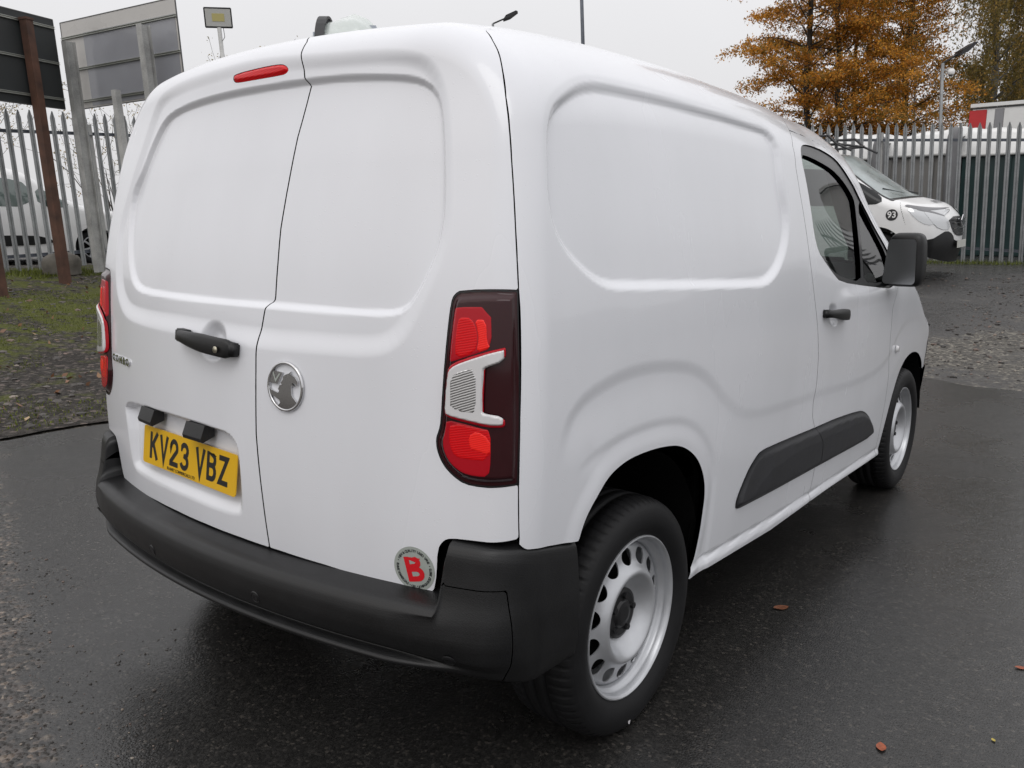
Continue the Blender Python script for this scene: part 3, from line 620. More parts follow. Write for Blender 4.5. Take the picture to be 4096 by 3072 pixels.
def sheet(name, xs, ys, lift, mat, keep=None, jag=0.0):
    xs = np.asarray(xs); ys = np.asarray(ys); nx, ny = len(xs), len(ys)
    X, Y = np.meshgrid(xs, ys, indexing='ij')
    if keep is None: C = -np.ones_like(X)
    else: C = keep(X, Y)
    Zz = hgt(X, Y)+lift
    idx = np.arange(nx*ny).reshape(nx, ny)
    q = np.stack([idx[:-1, :-1], idx[1:, :-1], idx[1:, 1:], idx[:-1, 1:]], -1).reshape(-1, 4)
    Cf = C.ravel(); inn = Cf[q] < 0; full = inn.all(1); mixed = inn.any(1) & ~full
    V = [tuple(v) for v in np.stack([X.ravel(), Y.ravel(), Zz.ravel()], 1)]; F = [tuple(r) for r in q[full]]; key = {}
    for r in q[mixed]:
        poly = []
        for k in range(4):
            a, b = int(r[k]), int(r[(k+1) % 4])
            if Cf[a] < 0: poly.append(a)
            if (Cf[a] < 0) != (Cf[b] < 0):
                kk = (min(a, b), max(a, b))
                if kk not in key:
                    t = Cf[kk[0]]/(Cf[kk[0]]-Cf[kk[1]]); pa, pb = V[kk[0]], V[kk[1]]
                    x = pa[0]+(pb[0]-pa[0])*t; y = pa[1]+(pb[1]-pa[1])*t
                    key[kk] = len(V); V.append((x, y, hs(x, y)+lift))
                poly.append(key[kk])
        if len(poly) > 2: F.append(tuple(poly))
    V = np.array(V); used = np.unique(np.concatenate([np.array(f) for f in F])); mp = np.full(len(V), -1); mp[used] = np.arange(len(used))
    me = mesh_from(name, V[used], [tuple(mp[list(f)]) for f in F], mat, smooth=True)
    return link(name, me)

def wob(x, y, s=1.0):
    return .5*np.sin(1.7*x*s+.6*np.sin(2.3*y*s))+.3*np.sin(3.9*y*s+1.3+np.sin(2.9*x*s))+.2*np.sin(9.1*x*s+4*y*s)

def ramp(nt, src, stops):
    cr = N(nt, 'ShaderNodeValToRGB'); e = cr.color_ramp.elements
    while len(e) > 1: e.remove(e[-1])
    e[0].position = stops[0][0]; e[0].color = (*stops[0][1], 1)
    for p, c in stops[1:]:
        n = e.new(p); n.color = (*c, 1)
    L(nt, src, cr.inputs[0]); return cr
def noise(nt, tc, scale, detail=6, rough=.6, dist=0):
    n = N(nt, 'ShaderNodeTexNoise'); n.inputs['Scale'].default_value = scale; n.inputs['Detail'].default_value = detail
    n.inputs['Roughness'].default_value = rough; n.inputs['Distortion'].default_value = dist
    L(nt, tc, n.inputs['Vector']); return n
def mapr(nt, src, a, b, c, d, smooth=False):
    m = N(nt, 'ShaderNodeMapRange'); m.inputs['From Min'].default_value = a; m.inputs['From Max'].default_value = b; m.inputs['To Min'].default_value = c; m.inputs['To Max'].default_value = d
    if smooth: m.interpolation_type = 'SMOOTHSTEP'
    L(nt, src, m.inputs['Value']); return m
def mixc(nt, fac, a, b):
    m = N(nt, 'ShaderNodeMix', data_type='RGBA'); L(nt, fac, m.inputs[0])
    for s, i in ((a, 6), (b, 7)):
        if isinstance(s, tuple): m.inputs[i].default_value = (*s, 1)
        else: L(nt, s, m.inputs[i])
    return m
def math2(nt, op, a, b):
    m = N(nt, 'ShaderNodeMath', operation=op)
    for s, i in ((a, 0), (b, 1)):
        if isinstance(s, (int, float)): m.inputs[i].default_value = s
        else: L(nt, s, m.inputs[i])
    return m

def asphalt_mat():
    m, nt, b = nmat('wet_asphalt')
    tc = N(nt, 'ShaderNodeTexCoord').outputs['Object']
    big = noise(nt, tc, 0.9, 6, .6, .5); mid = noise(nt, tc, 7, 7, .65)
    agg = N(nt, 'ShaderNodeTexVoronoi'); agg.inputs['Scale'].default_value = 130; L(nt, tc, agg.inputs['Vector'])
    agg2 = N(nt, 'ShaderNodeTexVoronoi'); agg2.inputs['Scale'].default_value = 62; L(nt, tc, agg2.inputs['Vector'])
    sepc = N(nt, 'ShaderNodeSeparateColor'); L(nt, agg.outputs['Color'], sepc.inputs[0])
    base = ramp(nt, sepc.outputs[0], [(0, (.015, .0145, .014)), (.6, (.024, .0232, .022)), (.93, (.036, .034, .032)), (1, (.075, .068, .06))])
    # worn, gravelly strip near the van's left rear corner and along its edge
    sx = N(nt, 'ShaderNodeSeparateXYZ'); L(nt, tc, sx.inputs[0])
    lin = math2(nt, 'MULTIPLY_ADD', sx.outputs[1], 1.0); lin.inputs[2].default_value = 0.12
    lin2 = math2(nt, 'MULTIPLY_ADD', sx.outputs[0], 0.33); L(nt, lin.outputs[0], lin2.inputs[2])
    wn_ = math2(nt, 'MULTIPLY_ADD', mid.outputs['Fac'], 0.5); L(nt, lin2.outputs[0], wn_.inputs[2])
    worn = mapr(nt, wn_.outputs[0], 0.02, -0.14, 0, 1, True)
    # second patch seam: smoother strip between
    sep2 = N(nt, 'ShaderNodeSeparateColor'); L(nt, agg2.outputs['Color'], sep2.inputs[0])
    grav = ramp(nt, sep2.outputs[1], [(0, (.020, .019, .017)), (.5, (.050, .044, .040)), (.78, (.085, .070, .062)), (.92, (.15, .115, .09)), (1, (.24, .20, .16))])
    col = mixc(nt, worn.outputs[0], base.outputs[0], grav.outputs[0])
    tone = mapr(nt, big.outputs['Fac'], .3, .7, .78, 1.2)
    sc = N(nt, 'ShaderNodeVectorMath', operation='SCALE'); L(nt, col.outputs[2], sc.inputs[0]); L(nt, tone.outputs[0], sc.inputs['Scale'])
    L(nt, sc.outputs[0], b.inputs['Base Color'])
    wet = mapr(nt, big.outputs['Fac'], .35, .68, .26, .12, True)
    rough = math2(nt, 'MULTIPLY_ADD', mid.outputs['Fac'], .16); L(nt, wet.outputs[0], rough.inputs[2])
    r2 = math2(nt, 'MULTIPLY_ADD', worn.outputs[0], .10); L(nt, rough.outputs[0], r2.inputs[2])
    L(nt, r2.outputs[0], b.inputs['Roughness'])
    b.inputs['Specular IOR Level'].default_value = .5
    h1 = mapr(nt, agg.outputs['Distance'], 0, .6, 1, 0)
    bp = N(nt, 'ShaderNodeBump'); bp.inputs['Strength'].default_value = .22; bp.inputs['Distance'].default_value = .0025; L(nt, h1.outputs[0], bp.inputs['Height'])
    h2 = mapr(nt, agg2.outputs['Distance'], 0, .6, 1, 0)
    h2m = math2(nt, 'MULTIPLY', h2.outputs[0], worn.outputs[0])
    bp2 = N(nt, 'ShaderNodeBump'); bp2.inputs['Strength'].default_value = .8; bp2.inputs['Distance'].default_value = .010; L(nt, h2m.outputs[0], bp2.inputs['Height']); L(nt, bp.outputs[0], bp2.inputs['Normal'])
    bp3 = N(nt, 'ShaderNodeBump'); bp3.inputs['Strength'].default_value = .14; bp3.inputs['Distance'].default_value = .02; L(nt, mid.outputs['Fac'], bp3.inputs['Height']); L(nt, bp2.outputs[0], bp3.inputs['Normal'])
    L(nt, bp3.outputs[0], b.inputs['Normal'])
    return m

def yard_mat():
    m, nt, b = nmat('worn_yard_surface')
    tc = N(nt, 'ShaderNodeTexCoord').outputs['Object']
    big = noise(nt, tc, .55, 7, .62, .8); mid = noise(nt, tc, 3.5, 8, .7); fine = noise(nt, tc, 45, 5, .7)
    vo = N(nt, 'ShaderNodeTexVoronoi'); vo.inputs['Scale'].default_value = 34; L(nt, tc, vo.inputs['Vector'])
    sp = N(nt, 'ShaderNodeSeparateColor'); L(nt, vo.outputs['Color'], sp.inputs[0])
    grav = ramp(nt, sp.outputs[0], [(0, (.030, .027, .023)), (.45, (.065, .059, .050)), (.8, (.115, .105, .088)), (1, (.25, .23, .19))])
    tar = ramp(nt, fine.outputs['Fac'], [(.3, (.028, .027, .026)), (.7, (.055, .052, .050))])
    f = math2(nt, 'MULTIPLY_ADD', mid.outputs['Fac'], .5); L(nt, big.outputs['Fac'], f.inputs[2])
    sy = N(nt, 'ShaderNodeSeparateXYZ'); L(nt, tc, sy.inputs[0])
    far = mapr(nt, sy.outputs[1], 8.5, 12.5, .0, .28)
    f2 = math2(nt, 'SUBTRACT', f.outputs[0], far.outputs[0])
    fac = mapr(nt, f2.outputs[0], .60, .80, 0, 1, True)
    col = mixc(nt, fac.outputs[0], tar.outputs[0], grav.outputs[0])
    L(nt, col.outputs[2], b.inputs['Base Color'])
    rg = mapr(nt, f2.outputs[0], .45, .85, .22, .75); L(nt, rg.outputs[0], b.inputs['Roughness'])
    bp = N(nt, 'ShaderNodeBump'); bp.inputs['Strength'].default_value = .8; bp.inputs['Distance'].default_value = .02; L(nt, vo.outputs['Distance'], bp.inputs['Height']); bp.invert = True
    bp3 = N(nt, 'ShaderNodeBump'); bp3.inputs['Strength'].default_value = .5; bp3.inputs['Distance'].default_value = .06; L(nt, mid.outputs['Fac'], bp3.inputs['Height']); L(nt, bp.outputs[0], bp3.inputs['Normal'])
    L(nt, bp3.outputs[0], b.inputs['Normal'])
    return m

def moss_mat():
    m, nt, b = nmat('mossy_gravel_bank')
    tc = N(nt, 'ShaderNodeTexCoord').outputs['Object']
    big = noise(nt, tc, .9, 7, .65, .6); mid = noise(nt, tc, 5, 8, .72); fine = noise(nt, tc, 60, 5, .75)
    vo = N(nt, 'ShaderNodeTexVoronoi'); vo.inputs['Scale'].default_value = 30; L(nt, tc, vo.inputs['Vector'])
    sp = N(nt, 'ShaderNodeSeparateColor'); L(nt, vo.outputs['Color'], sp.inputs[0])
    grav = ramp(nt, sp.outputs[0], [(0, (.020, .017, .014)), (.5, (.048, .040, .034)), (.85, (.085, .075, .066)), (1, (.20, .16, .14))])
    moss = ramp(nt, fine.outputs['Fac'], [(.25, (.035, .040, .008)), (.55, (.11, .125, .012)), (.8, (.20, .22, .022))])
    f = math2(nt, 'MULTIPLY_ADD', mid.outputs['Fac'], .75); L(nt, big.outputs['Fac'], f.inputs[2])
    sx = N(nt, 'ShaderNodeSeparateXYZ'); L(nt, tc, sx.inputs[0])
    ed = mapr(nt, sx.outputs[0], -4.5, -6.8, -.16, .04); f2 = math2(nt, 'ADD', f.outputs[0], ed.outputs[0])
    fac = mapr(nt, f2.outputs[0], .80, .98, 0, .92, True)
    col = mixc(nt, fac.outputs[0], grav.outputs[0], moss.outputs[0])
    L(nt, col.outputs[2], b.inputs['Base Color'])
    b.inputs['Roughness'].default_value = .82; b.inputs['Specular IOR Level'].default_value = .35
    bp = N(nt, 'ShaderNodeBump'); bp.inputs['Strength'].default_value = .9; bp.inputs['Distance'].default_value = .025; L(nt, vo.outputs['Distance'], bp.inputs['Height']); bp.invert = True
    bp2 = N(nt, 'ShaderNodeBump'); bp2.inputs['Strength'].default_value = .9; bp2.inputs['Distance'].default_value = .03; L(nt, fine.outputs['Fac'], bp2.inputs['Height']); L(nt, bp.outputs[0], bp2.inputs['Normal'])
    bp3 = N(nt, 'ShaderNodeBump'); bp3.inputs['Strength'].default_value = .6; bp3.inputs['Distance'].default_value = .08; L(nt, mid.outputs['Fac'], bp3.inputs['Height']); L(nt, bp2.outputs[0], bp3.inputs['Normal'])
    L(nt, bp3.outputs[0], b.inputs['Normal'])
    return m

def spaced(a, b, fine0, fine1, s, S):
    out = [a]
    while out[-1] < b:
        x = out[-1]; out.append(x+(s if fine0 <= x < fine1 else min(S, max(s, .25*min(abs(x-fine0), abs(x-fine1))))))
    return out
gx = spaced(-320, 260, -16, 8, .22, 30); gy = spaced(-60, 420, -4, 20, .22, 30)
tag(sheet('ground', gx, gy, -.012, yard_mat()), kind='structure')
tag(sheet('asphalt', np.arange(-4.4, 14, .09), np.arange(-9, 8.2, .09), .004, asphalt_mat(),
          keep=lambda X, Y: np.maximum(np.maximum(-3.93+.05*wob(X, Y, 1.5)+.12*np.maximum(0, Y-1.2)-X, X-13.5), Y-(6.75-.30*(X-.3)+.22*wob(X, Y, 1.1)))), kind='structure')
tag(sheet('mossy_bank', np.arange(-13.2, -3.4, .12), np.arange(-6, 9.5, .12), .008, moss_mat(),
          keep=lambda X, Y: np.maximum(np.maximum(X-(-3.99+.05*wob(X, Y, 1.5)+.12*np.maximum(0, Y-1.2)), -12.9+.2*wob(X, Y)-X), Y-(8.6+.4*wob(X, Y)))), kind='structure')

# ------------------------------------------------------------------ the white van
VB = Body(HZ=[.2,.5,.75,1.0,1.25,1.5,1.75,2.0], HW=[.8697,.9049,.9239,.9258,.9079,.8683,.8057,.727],
          TY=[0,.5,1.1,1.7,2.2,2.6,2.9,3.2,3.5,3.75,4.0,4.25,4.45], TT=[1.7724,1.846,1.8731,1.8654,1.8391,1.815,1.735,1.475,1.28,1.156,1.022,.953,.92],
          RZ=[.4,.7,1.0,1.25,1.5,1.7,1.85], YR=[.08,.0605,.0711,.0957,.1500,.2020,.225], CR=.072, KR=.1758, RR=.075, R0=.2126, R1=.13,
          tr=.02, yr1=1.2, tf=.035, yf1=2.9, ng=.075, yg=1.7, zb=1.07, yw=2.2, FZ=[.2,.5,.8,1.1], FY=[4.33,4.38,4.37,4.27], KF=.30, RF=.18, yF=3.2)
van = empty('panel_van')
tag(van, 'large white panel van seen from its rear corner, wet with rain, filling the picture', 'van')

T = {k: np.array(v) for k, v in TRACED.items()}
sm = lambda k, n=2: chaikin(T[k], n)
R_inner, R_outer, R_plate, R_bowl = smooth_loop(T['R_inner'], .020)[::2], smooth_loop(T['R_outer'], .024)[::2], sm('R_platerec'), sm('R_bowl')
tl0 = T['R_lamp']; tl0 = np.vstack([[tl0[0]+[.0, .002]], [tl0[0]+[0, .002]], tl0[1:15], [tl0[15]], [tl0[15]], tl0[16:]]); tl0[-1][0] += .001
R_lamp = chaikin(tl0, 1); R_brake = sm('R_brake')
R_lampL = R_lamp*[-1, 1]
bb_ = T['R_bowl'].mean(0); R_bowl = np.array(arc(bb_[0], bb_[1], .062, .053, 0, 360, 40)[:-1])
R_outer = np.array(R_outer)
# door opening: traced right half, mirrored
rc = T['R_sideseam']; rb = T['R_bottom'][:13]
half = np.vstack([rc, rb, [[.317*1.07/1.114, 1-.446*1.07/1.114]], [[0.0, 1-.4375*1.07/1.125]]])
half[-2][0] = .305; half[-2][1] = .572; half[-1][1] = .580
left = half[::-1][1:]*[-1, 1]
R_door = np.vstack([half, left, [[-.45, 2.13], [0, 2.16], [.45, 2.13]]])
R_door = np.vstack([chaikin(R_door, 1)])
ds_ = T['R_doorseam']; o_ = np.argsort(ds_[:, 1]); sv, su = ds_[o_, 1], ds_[o_, 0]
def seam_u(v): return np.interp(v, sv, su, left=su[0], right=su[-1]+.03)

def rear_disp(P, u, v):
    d = -.010*ss(-psdf(R_outer, u, v)/.055)
    d = d-.013*ss((.020-psdf(R_inner, u, v))/.020)
    dep = .013+.021*np.clip((P[:, 2]-.62)/.2, 0, 1)
    w = np.interp(P[:, 2], [.74, .81], [.036, .020])
    d = d-dep*ss(-psdf(R_plate, u, v)/w)
    d = d-.024*ss(-psdf(R_bowl, u, v)/.040)
    # lower body line: slight tuck under the outer frame
    return d
S_rear = disp_surface(VB, 'rear', rear_disp)
S_rear0 = lambda off: disp_surface(VB, 'rear', lambda P, u, v: np.full(len(u), off))
def S_rear_on(off): return disp_surface(VB, 'rear', lambda P, u, v: rear_disp(P, u, v)+off)
def cut_lamps(c, u, v): return np.maximum(c, np.maximum(-psdf(R_lamp, u, v)-.000, -psdf(R_lampL, u, v)-.000))
def clip_left(P, u, v):
    c = np.maximum(psdf(R_door, u, v)+.0022, u-seam_u(v)+.0022)
    return np.maximum(cut_lamps(c, u, v), -psdf(R_brake, u, v))
def clip_right(P, u, v):
    c = np.maximum(psdf(R_door, u, v)+.0022, seam_u(v)-u+.0022)
    return cut_lamps(c, u, v)
doorL = build_patch('rear_door', M['paint'], van, S_rear, clip_left, -1.02, .36, .50, 2.2, .0050, .0050, rim=.014)
doorL['label'] = 'wider left rear door with the number plate and handle'
doorR = build_patch('rear_door', M['paint'], van, S_rear, clip_right, .02, 1.02, .50, 2.2, .0050, .0050, rim=.014)
doorR['label'] = 'narrower right rear door with the round badge and sticker'

# door furniture -------------------------------------------------------------
def rear_frame(u, v, off=0.0):
    a = np.array([u]); b = np.array([v]); P = VB.rear(a, b); n = VB.normal(P)[0]; P = P[0]+n*off
    n = Vector(n); x = Vector((0, 0, 1)).cross(n).normalized(); z = n.cross(x)      # x to the picture's right when seen from behind
    return Vector(P), Matrix((x, z, n)).transposed().to_4x4()
def put(o, P, R4): o.matrix_local = Matrix.Translation(P) @ R4; return o

# handle
hP, hR = rear_frame(-.012, 1.058)
def handle_mesh(name, L_, H, D, mat):
    mb = MB(); n = 22; ring = 12; vs = []
    for i in range(n+1):
        t = i/n; x = (t-.5)*L_
        e = min(1, (1-abs(2*t-1))/.16)**.5
        h = H*(.62+.38*ss(np.array([t*1.6])).item())*(.35+.65*e); z = D*(.30+.70*math.sin(math.pi*min(1, max(0, t)))**.45)
        for k in range(ring):
            a = 2*math.pi*k/ring; ca, sa = math.cos(a), math.sin(a)
            vs.append((x, h/2*math.copysign(abs(ca)**.6, ca), z+.011*math.copysign(abs(sa)**.6, sa)))
    fs = [(i*ring+k, i*ring+(k+1) % ring, (i+1)*ring+(k+1) % ring, (i+1)*ring+k) for i in range(n) for k in range(ring)]
    fs += [tuple(range(ring-1, -1, -1)), tuple(n*ring+k for k in range(ring))]
    mb.add(vs, fs)
    for sx in (-.43, .43): mb.box((sx*L_, 0, D*.35), (.045*L_/.245, H*.7, D*.9), .004)
    return mb.mesh(name, mat, True)
h = link('handle', handle_mesh('handle', .252, .049, .030, M['black_plastic']), doorL); put(h, hP, hR @ Matrix.Rotation(math.radians(-4.5), 4, 'Z'))
mb = MB(); mb.tube((0, 0, 0), (0, 0, .003), .0085, n=20); k = mb.build('lock_barrel', plain('brass_lock', (.45, .42, .33), .3, metal=.8), h, True); k.location = (.087, -.004, .0385)
# number plate and lettering
PL = np.array([-.1713, .0815, .7221]); tilt, pyaw = .122, -.0576
px = Vector((math.cos(pyaw), math.sin(pyaw), 0)); pz = Vector((0, math.sin(tilt), math.cos(tilt))); pz = (pz-px*pz.dot(px)).normalized(); pn = px.cross(pz)
pR = Matrix((px, pz, pn)).transposed().to_4x4()
bm = bmesh.new(); c = .009; w_, h_ = .26, .0555
pts = []
for (cx, cy, a0) in ((w_-c, h_-c, 0), (-w_+c, h_-c, 90), (-w_+c, -h_+c, 180), (w_-c, -h_+c, 270)): pts += arc(cx, cy, c, c, a0, a0+90, 4)
mb = MB(); mb.prism(pts, (0, 0, 0), (1, 0, 0), (0, 1, 0), (0, 0, 1), .003)
plate = put(mb.build('number_plate', M['yellow'], doorL), Vector(PL), pR)
glyph = {
 'K': [[(7, 0), (7, 79)], [(45, 79), (12, 36)], [(20, 46), (45, 0)]],
 'V': [[(5, 79), (25, 4), (45, 79)]],
 '2': [[(7, 54)]+arc(25, 52.5, 18, 19.5, 178, -18, 12)+[(7, 12), (7, 7), (50, 7)]],
 '3': [[(7, 60)]+arc(24.5, 55.5, 17.5, 16.5, 165, -80, 10)+[(20, 41.5)], [(20, 41.5)]+arc(24.5, 23.5, 18.5, 16.5, 85, -165, 12)],
 'B': [[(7, 0), (7, 79)], [(7, 72), (28, 72)]+arc(27, 57.5, 15, 14.5, 88, -88, 8)+[(7, 43)], [(7, 43)]+arc(28, 25, 15, 18, 88, -88, 8)+[(7, 7)]],
 'Z': [[(2, 72), (43, 72), (7, 7), (49, 7)]]}
mb = MB(); x = -.2305+.011; lay = 0
for ch in 'KV23 VBZ':
    if ch == ' ': x += .027; continue
    for st in glyph[ch]:
        lay += 1
        for q in stroke([(x+a*.001, -.0375+b*.001) for a, b in st], .0142):
            zz = .0032+.00008*(lay % 4)
            mb.add([(p.x, p.y, zz) for p in q], [(0, 1, 2, 3)])
    x += .0605
put(mb.build('plate_lettering', M['plate_black'], doorL), Vector(PL), pR)
o = link('plate_small_print', text_mesh('plate_small_print', 'BLANEY COMMERCIALS LTD', .0125, M['plate_black']), doorL); put(o, Vector(PL)+px*.0-pz*.0475+pn*.0035-px*.03, pR)
# plate lamp hoods: wedge prisms hanging under the recess lip
for uu in (T['R_pl1'], T['R_pl2']):
    c0 = uu[:2].mean(0); P_, R_ = rear_frame(c0[0], c0[1]-.002)
    wdt = .094
    mb = MB(); mb.prism([(0, .003), (.004, .005), (.017, -.030), (.0145, -.040), (.010, -.041), (-.024, -.028), (-.024, .003)], (-wdt/2, 0, 0), (0, 0, 1), (0, 1, 0), (1, 0, 0), wdt)
    o = put(mb.build('plate_lamp_hood', M['black_plastic'], doorL), P_, R_)
# high level brake lamp
bl = build_patch('high_level_brake_lamp', M['lens_red'], doorL, disp_surface(VB, 'rear', lambda P, u, v: rear_disp(P, u, v)-.001+.006*ss(-psdf(R_brake, u, v)/.012)),
            lambda P, u, v: psdf(R_brake, u, v)+.0015, -.09, .21, 1.68, 1.90, .004, .004, rim=.008)
# chrome model lettering
cP, cR = rear_frame(T['R_combo'][:, 0].mean(), T['R_combo'][:, 1].mean(), .0015)
o = link('chrome_lettering', text_mesh('chrome_lettering', 'COMBO', .030, M['chrome'], ext=.002, bold=.0010, spacing=1.25), doorL); put(o, cP, cR @ Matrix.Scale(1.42, 4, (1, 0, 0)))

# round badge ------------------------------------------------------------------
bc = T['R_badge'][0]; bP, bR = rear_frame(bc[0], bc[1], .001)
mb = MB(); vs = []; nseg = 64
prof = [(.0605, 0), (.0605, .004), (.0585, .0062), (.055, .0062), (.0535, .0045), (.0535, 0)]
for i in range(nseg):
    a = 2*math.pi*i/nseg
    for r, z in prof: vs.append((r*math.cos(a), r*math.sin(a), z))
fs = [(i*6+k, ((i+1) % nseg)*6+k, ((i+1) % nseg)*6+k+1, i*6+k+1) for i in range(nseg) for k in range(5)]
mb.add(vs, fs)
badge = put(mb.build('badge', M['chrome'], doorR, True), bP, bR)
# heraldic beast looking right, built as raised relief (outline in badge units, radius 60)
def bz(pts, s=.00100): return [(a*s*.96, b*s) for a, b in pts]
beast = [(21,38),(20,31),(34,26),(44,16),(44,5),(38,9),(29,11),(24,9),(35,4),(24,4.5),(22,0),(23,-17),(27,-23),(40,-33),(41,-37),(40,-42),(27,-50),(8,-56),(-11,-55),(-26,-49),(-16,-40),(-19,-34),(-39,-26),(-52,-22),(-58,-7),(-47,-12),(-24,-17),(-20,-12),(-24,-8),(-19,2),(-11,4),(-15,8),(-7,17),(-6,24),(2,29),(15,33)]
mbb = MB(); mbb.prism(bz(beast), (0, 0, 0.0005), (1, 0, 0), (0, 1, 0), (0, 0, 1), .0045)
me = mbb.mesh('badge_relief', M['chrome'])
bmm = bmesh.new(); bmm.from_mesh(me); bmesh.ops.triangulate(bmm, faces=[f for f in bmm.faces if len(f.verts) > 4]); bmm.to_mesh(me); bmm.free()
link('badge_beast', me, badge)
mbb = MB()
mbb.prism(bz([(-50, 36), (-9, 33), (-27, 4), (-59, 6)]), (0, 0, .0005), (1, 0, 0), (0, 1, 0), (0, 0, 1), .0030)
link('badge_flag', mbb.mesh('badge_flag', M['chrome']), badge)
mbb = MB()
for q in stroke(bz([(-43, 32), (-34, 12), (-19, 30)]), .0042): mbb.add([(p.x, p.y, .0042) for p in q], [(0, 1, 2, 3)])
link('badge_letter', mbb.mesh('badge_letter', M['sticker_grey']), badge)

# dealer sticker ---------------------------------------------------------------
st = T['R_sticker']; sc_ = st[0]; rr_ = .0535
def sticker_patch(name, mat, off, poly=None, ring=None):
    P0 = VB.rear(np.array([sc_[0]]), np.array([sc_[1]]))[0]
    k = 1.07/(1.2-P0[1])
    return name
P0, R0_ = rear_frame(sc_[0], sc_[1]-.001)
n0 = R0_.to_3x3() @ Vector((0, 0, 1)); x0_ = R0_.to_3x3() @ Vector((1, 0, 0)); z0_ = R0_.to_3x3() @ Vector((0, 1, 0))
def on_door(a, b, off):
    """point of the door skin at local offset (a,b) from the sticker centre"""
    p = P0+x0_*a+z0_*b; k = 1.07/(1.2-p.y)
    A = np.array([p.x*k]); B = np.array([1+(p.z-1)*k]); q = VB.rear(A, B); nn = VB.normal(q); return Vector(q[0]+nn[0]*off)
def drape(name, polys, off, mat, parent):
    mb = MB()
    for q in polys: mb.add([on_door(a, b, off) for a, b in q], [tuple(range(len(q)))])
    return mb.build(name, mat, parent)
tri = []
for i in range(48):
    a0, a1 = 2*math.pi*i/48, 2*math.pi*(i+1)/48
    for r0, r1 in ((0, .018), (.018, .036), (.036, rr_)):
        q = [(r0*math.cos(a0), r0*math.sin(a0)), (r1*math.cos(a0), r1*math.sin(a0)), (r1*math.cos(a1), r1*math.sin(a1)), (r0*math.cos(a1), r0*math.sin(a1))]
        tri.append(q if r0 > 0 else q[1:])
        if r0 == 0: tri[-1] = [(0, 0), q[1], q[2]]
sticker = drape('dealer_sticker', tri, .0006, M['sticker_grey'], doorR)
rot = math.radians(12)
def rr2(p, c=(0, 0)): return (p[0]*math.cos(rot)-p[1]*math.sin(rot), p[0]*math.sin(rot)+p[1]*math.cos(rot))
w2 = .0128
Bst = [[(-.0150, -.0300), (-.0150, .0300)], [(-.0150, .0238), (.004, .0238)]+arc(.002, .0150, .0120, .0088, 85, -85, 8)+[(-.0150, .0050)], [(-.0150, .0000)]+[(.004, 0)]+arc(.004, -.0120, .0140, .0118, 85, -85, 8)+[(-.0150, -.0238)]]
polys = []
for stp in Bst: polys += [[(p.x, p.y) for p in q] for q in stroke([rr2(p) for p in stp], w2)]
drape('sticker_letter', polys, .0011, M['sticker_red'], doorR)
mb = MB()
def ring_text(txt, r, a0, a1, upright_out):
    n = len(txt)
    for i, ch in enumerate(txt):
        if ch == ' ': continue
        a = math.radians(a0+(a1-a0)*(i+.5)/n)
        me = text_mesh('t', ch, .0086, M['sticker_black'], ext=0, bold=.0003)
        ro = (a-math.pi/2) if upright_out else (a+math.pi/2)
        ca, sa = math.cos(ro), math.sin(ro)
        vs = []
        for v in me.vertices:
            x_, y_ = v.co.x*ca-v.co.y*sa+r*math.cos(a), v.co.x*sa+v.co.y*ca+r*math.sin(a)
            vs.append(on_door(x_, y_, .0012))
        mb.add(vs, [tuple(p.vertices) for p in me.polygons]); bpy.data.meshes.remove(me)
ring_text('• NEW & QUALITY USED VANS •', .0435, 162, 16, True)
ring_text('BLANEY COMMERCIALS • CALL US NOW ON 01257 388775', .0435, 170, 372, False)
link('sticker_print', mb.mesh('sticker_print', M['sticker_black']), doorR)

# tail lamps ---------------------------------------------------------------------
def build_lamp(sgn):
    fl = lambda a: a*[sgn, 1]
    lp = fl(R_lamp); ex = (lambda a, b: (min(a*sgn, b*sgn), max(a*sgn, b*sgn)))
    u0, u1 = ex(.68, 1.0)
    def disp(P, u, v): return -.001+.012*ss((-psdf(lp, u, v)-.008)/.02)
    body = build_patch('tail_lamp', M['lens_smoked'], van, disp_surface(VB, 'rear', disp), lambda P, u, v: psdf(lp, u, v)+.0015, u0, u1, .74, 1.30, .005, .005, rim=.02)
    rimp = build_patch('lamp_edge_seal', M['gloss_black'], body, disp_surface(VB, 'rear', lambda P, u, v: disp(P, u, v)+.0012), lambda P, u, v: np.maximum(psdf(lp, u, v)+.0015, -.0055-psdf(lp, u, v)), u0, u1, .74, 1.30, .004, .004)
    def sub(name, keyn, mat, off, n=1):
        pl = fl(chaikin(T[keyn], n))
        return build_patch(name, M[mat], body, disp_surface(VB, 'rear', lambda P, u, v: disp(P, u, v)+off*ss(.5+(-psdf(pl, u, v))/.006)), lambda P, u, v: psdf(pl, u, v), u0, u1, .74, 1.30, .0035, .0035, rim=.004)
    sub('upper_red_lens', 'R_redtop', 'lens_rim', .0010)
    sub('upper_reflector', 'R_redtopin', 'lens_red', .0018)
    sub('upper_bright_reflector', 'R_redbright', 'lens_bright', .0026)
    sub('lower_red_lens', 'R_redbot', 'lens_rim', .0010)
    sub('lower_reflector', 'R_redbotin', 'lens_red', .0018)
    sub('lower_bright_reflector', 'R_redbotbr', 'lens_bright', .0026)
    sub('red_lens_border', 'R_clearb', 'lens_rim', .0075)
    sub('clear_lens', 'R_clear', 'lens_clear', .0115)
    sub('silver_reflector', 'R_silver', 'lens_silver', .0122)
    return body
cl = T['R_clear']; cc = cl.mean(0)
cs = chaikin(cl, 1)
T['R_clearb'] = np.array([p+(p-cc)/np.linalg.norm(p-cc)*.006 for p in cl])
T['R_silver'] = np.array([[.757, 1.045], [.835, 1.060], [.834, .99], [.833, .985], [.755, .975], [.752, 1.0]])
k_ = 1.07/(1.2-.18)
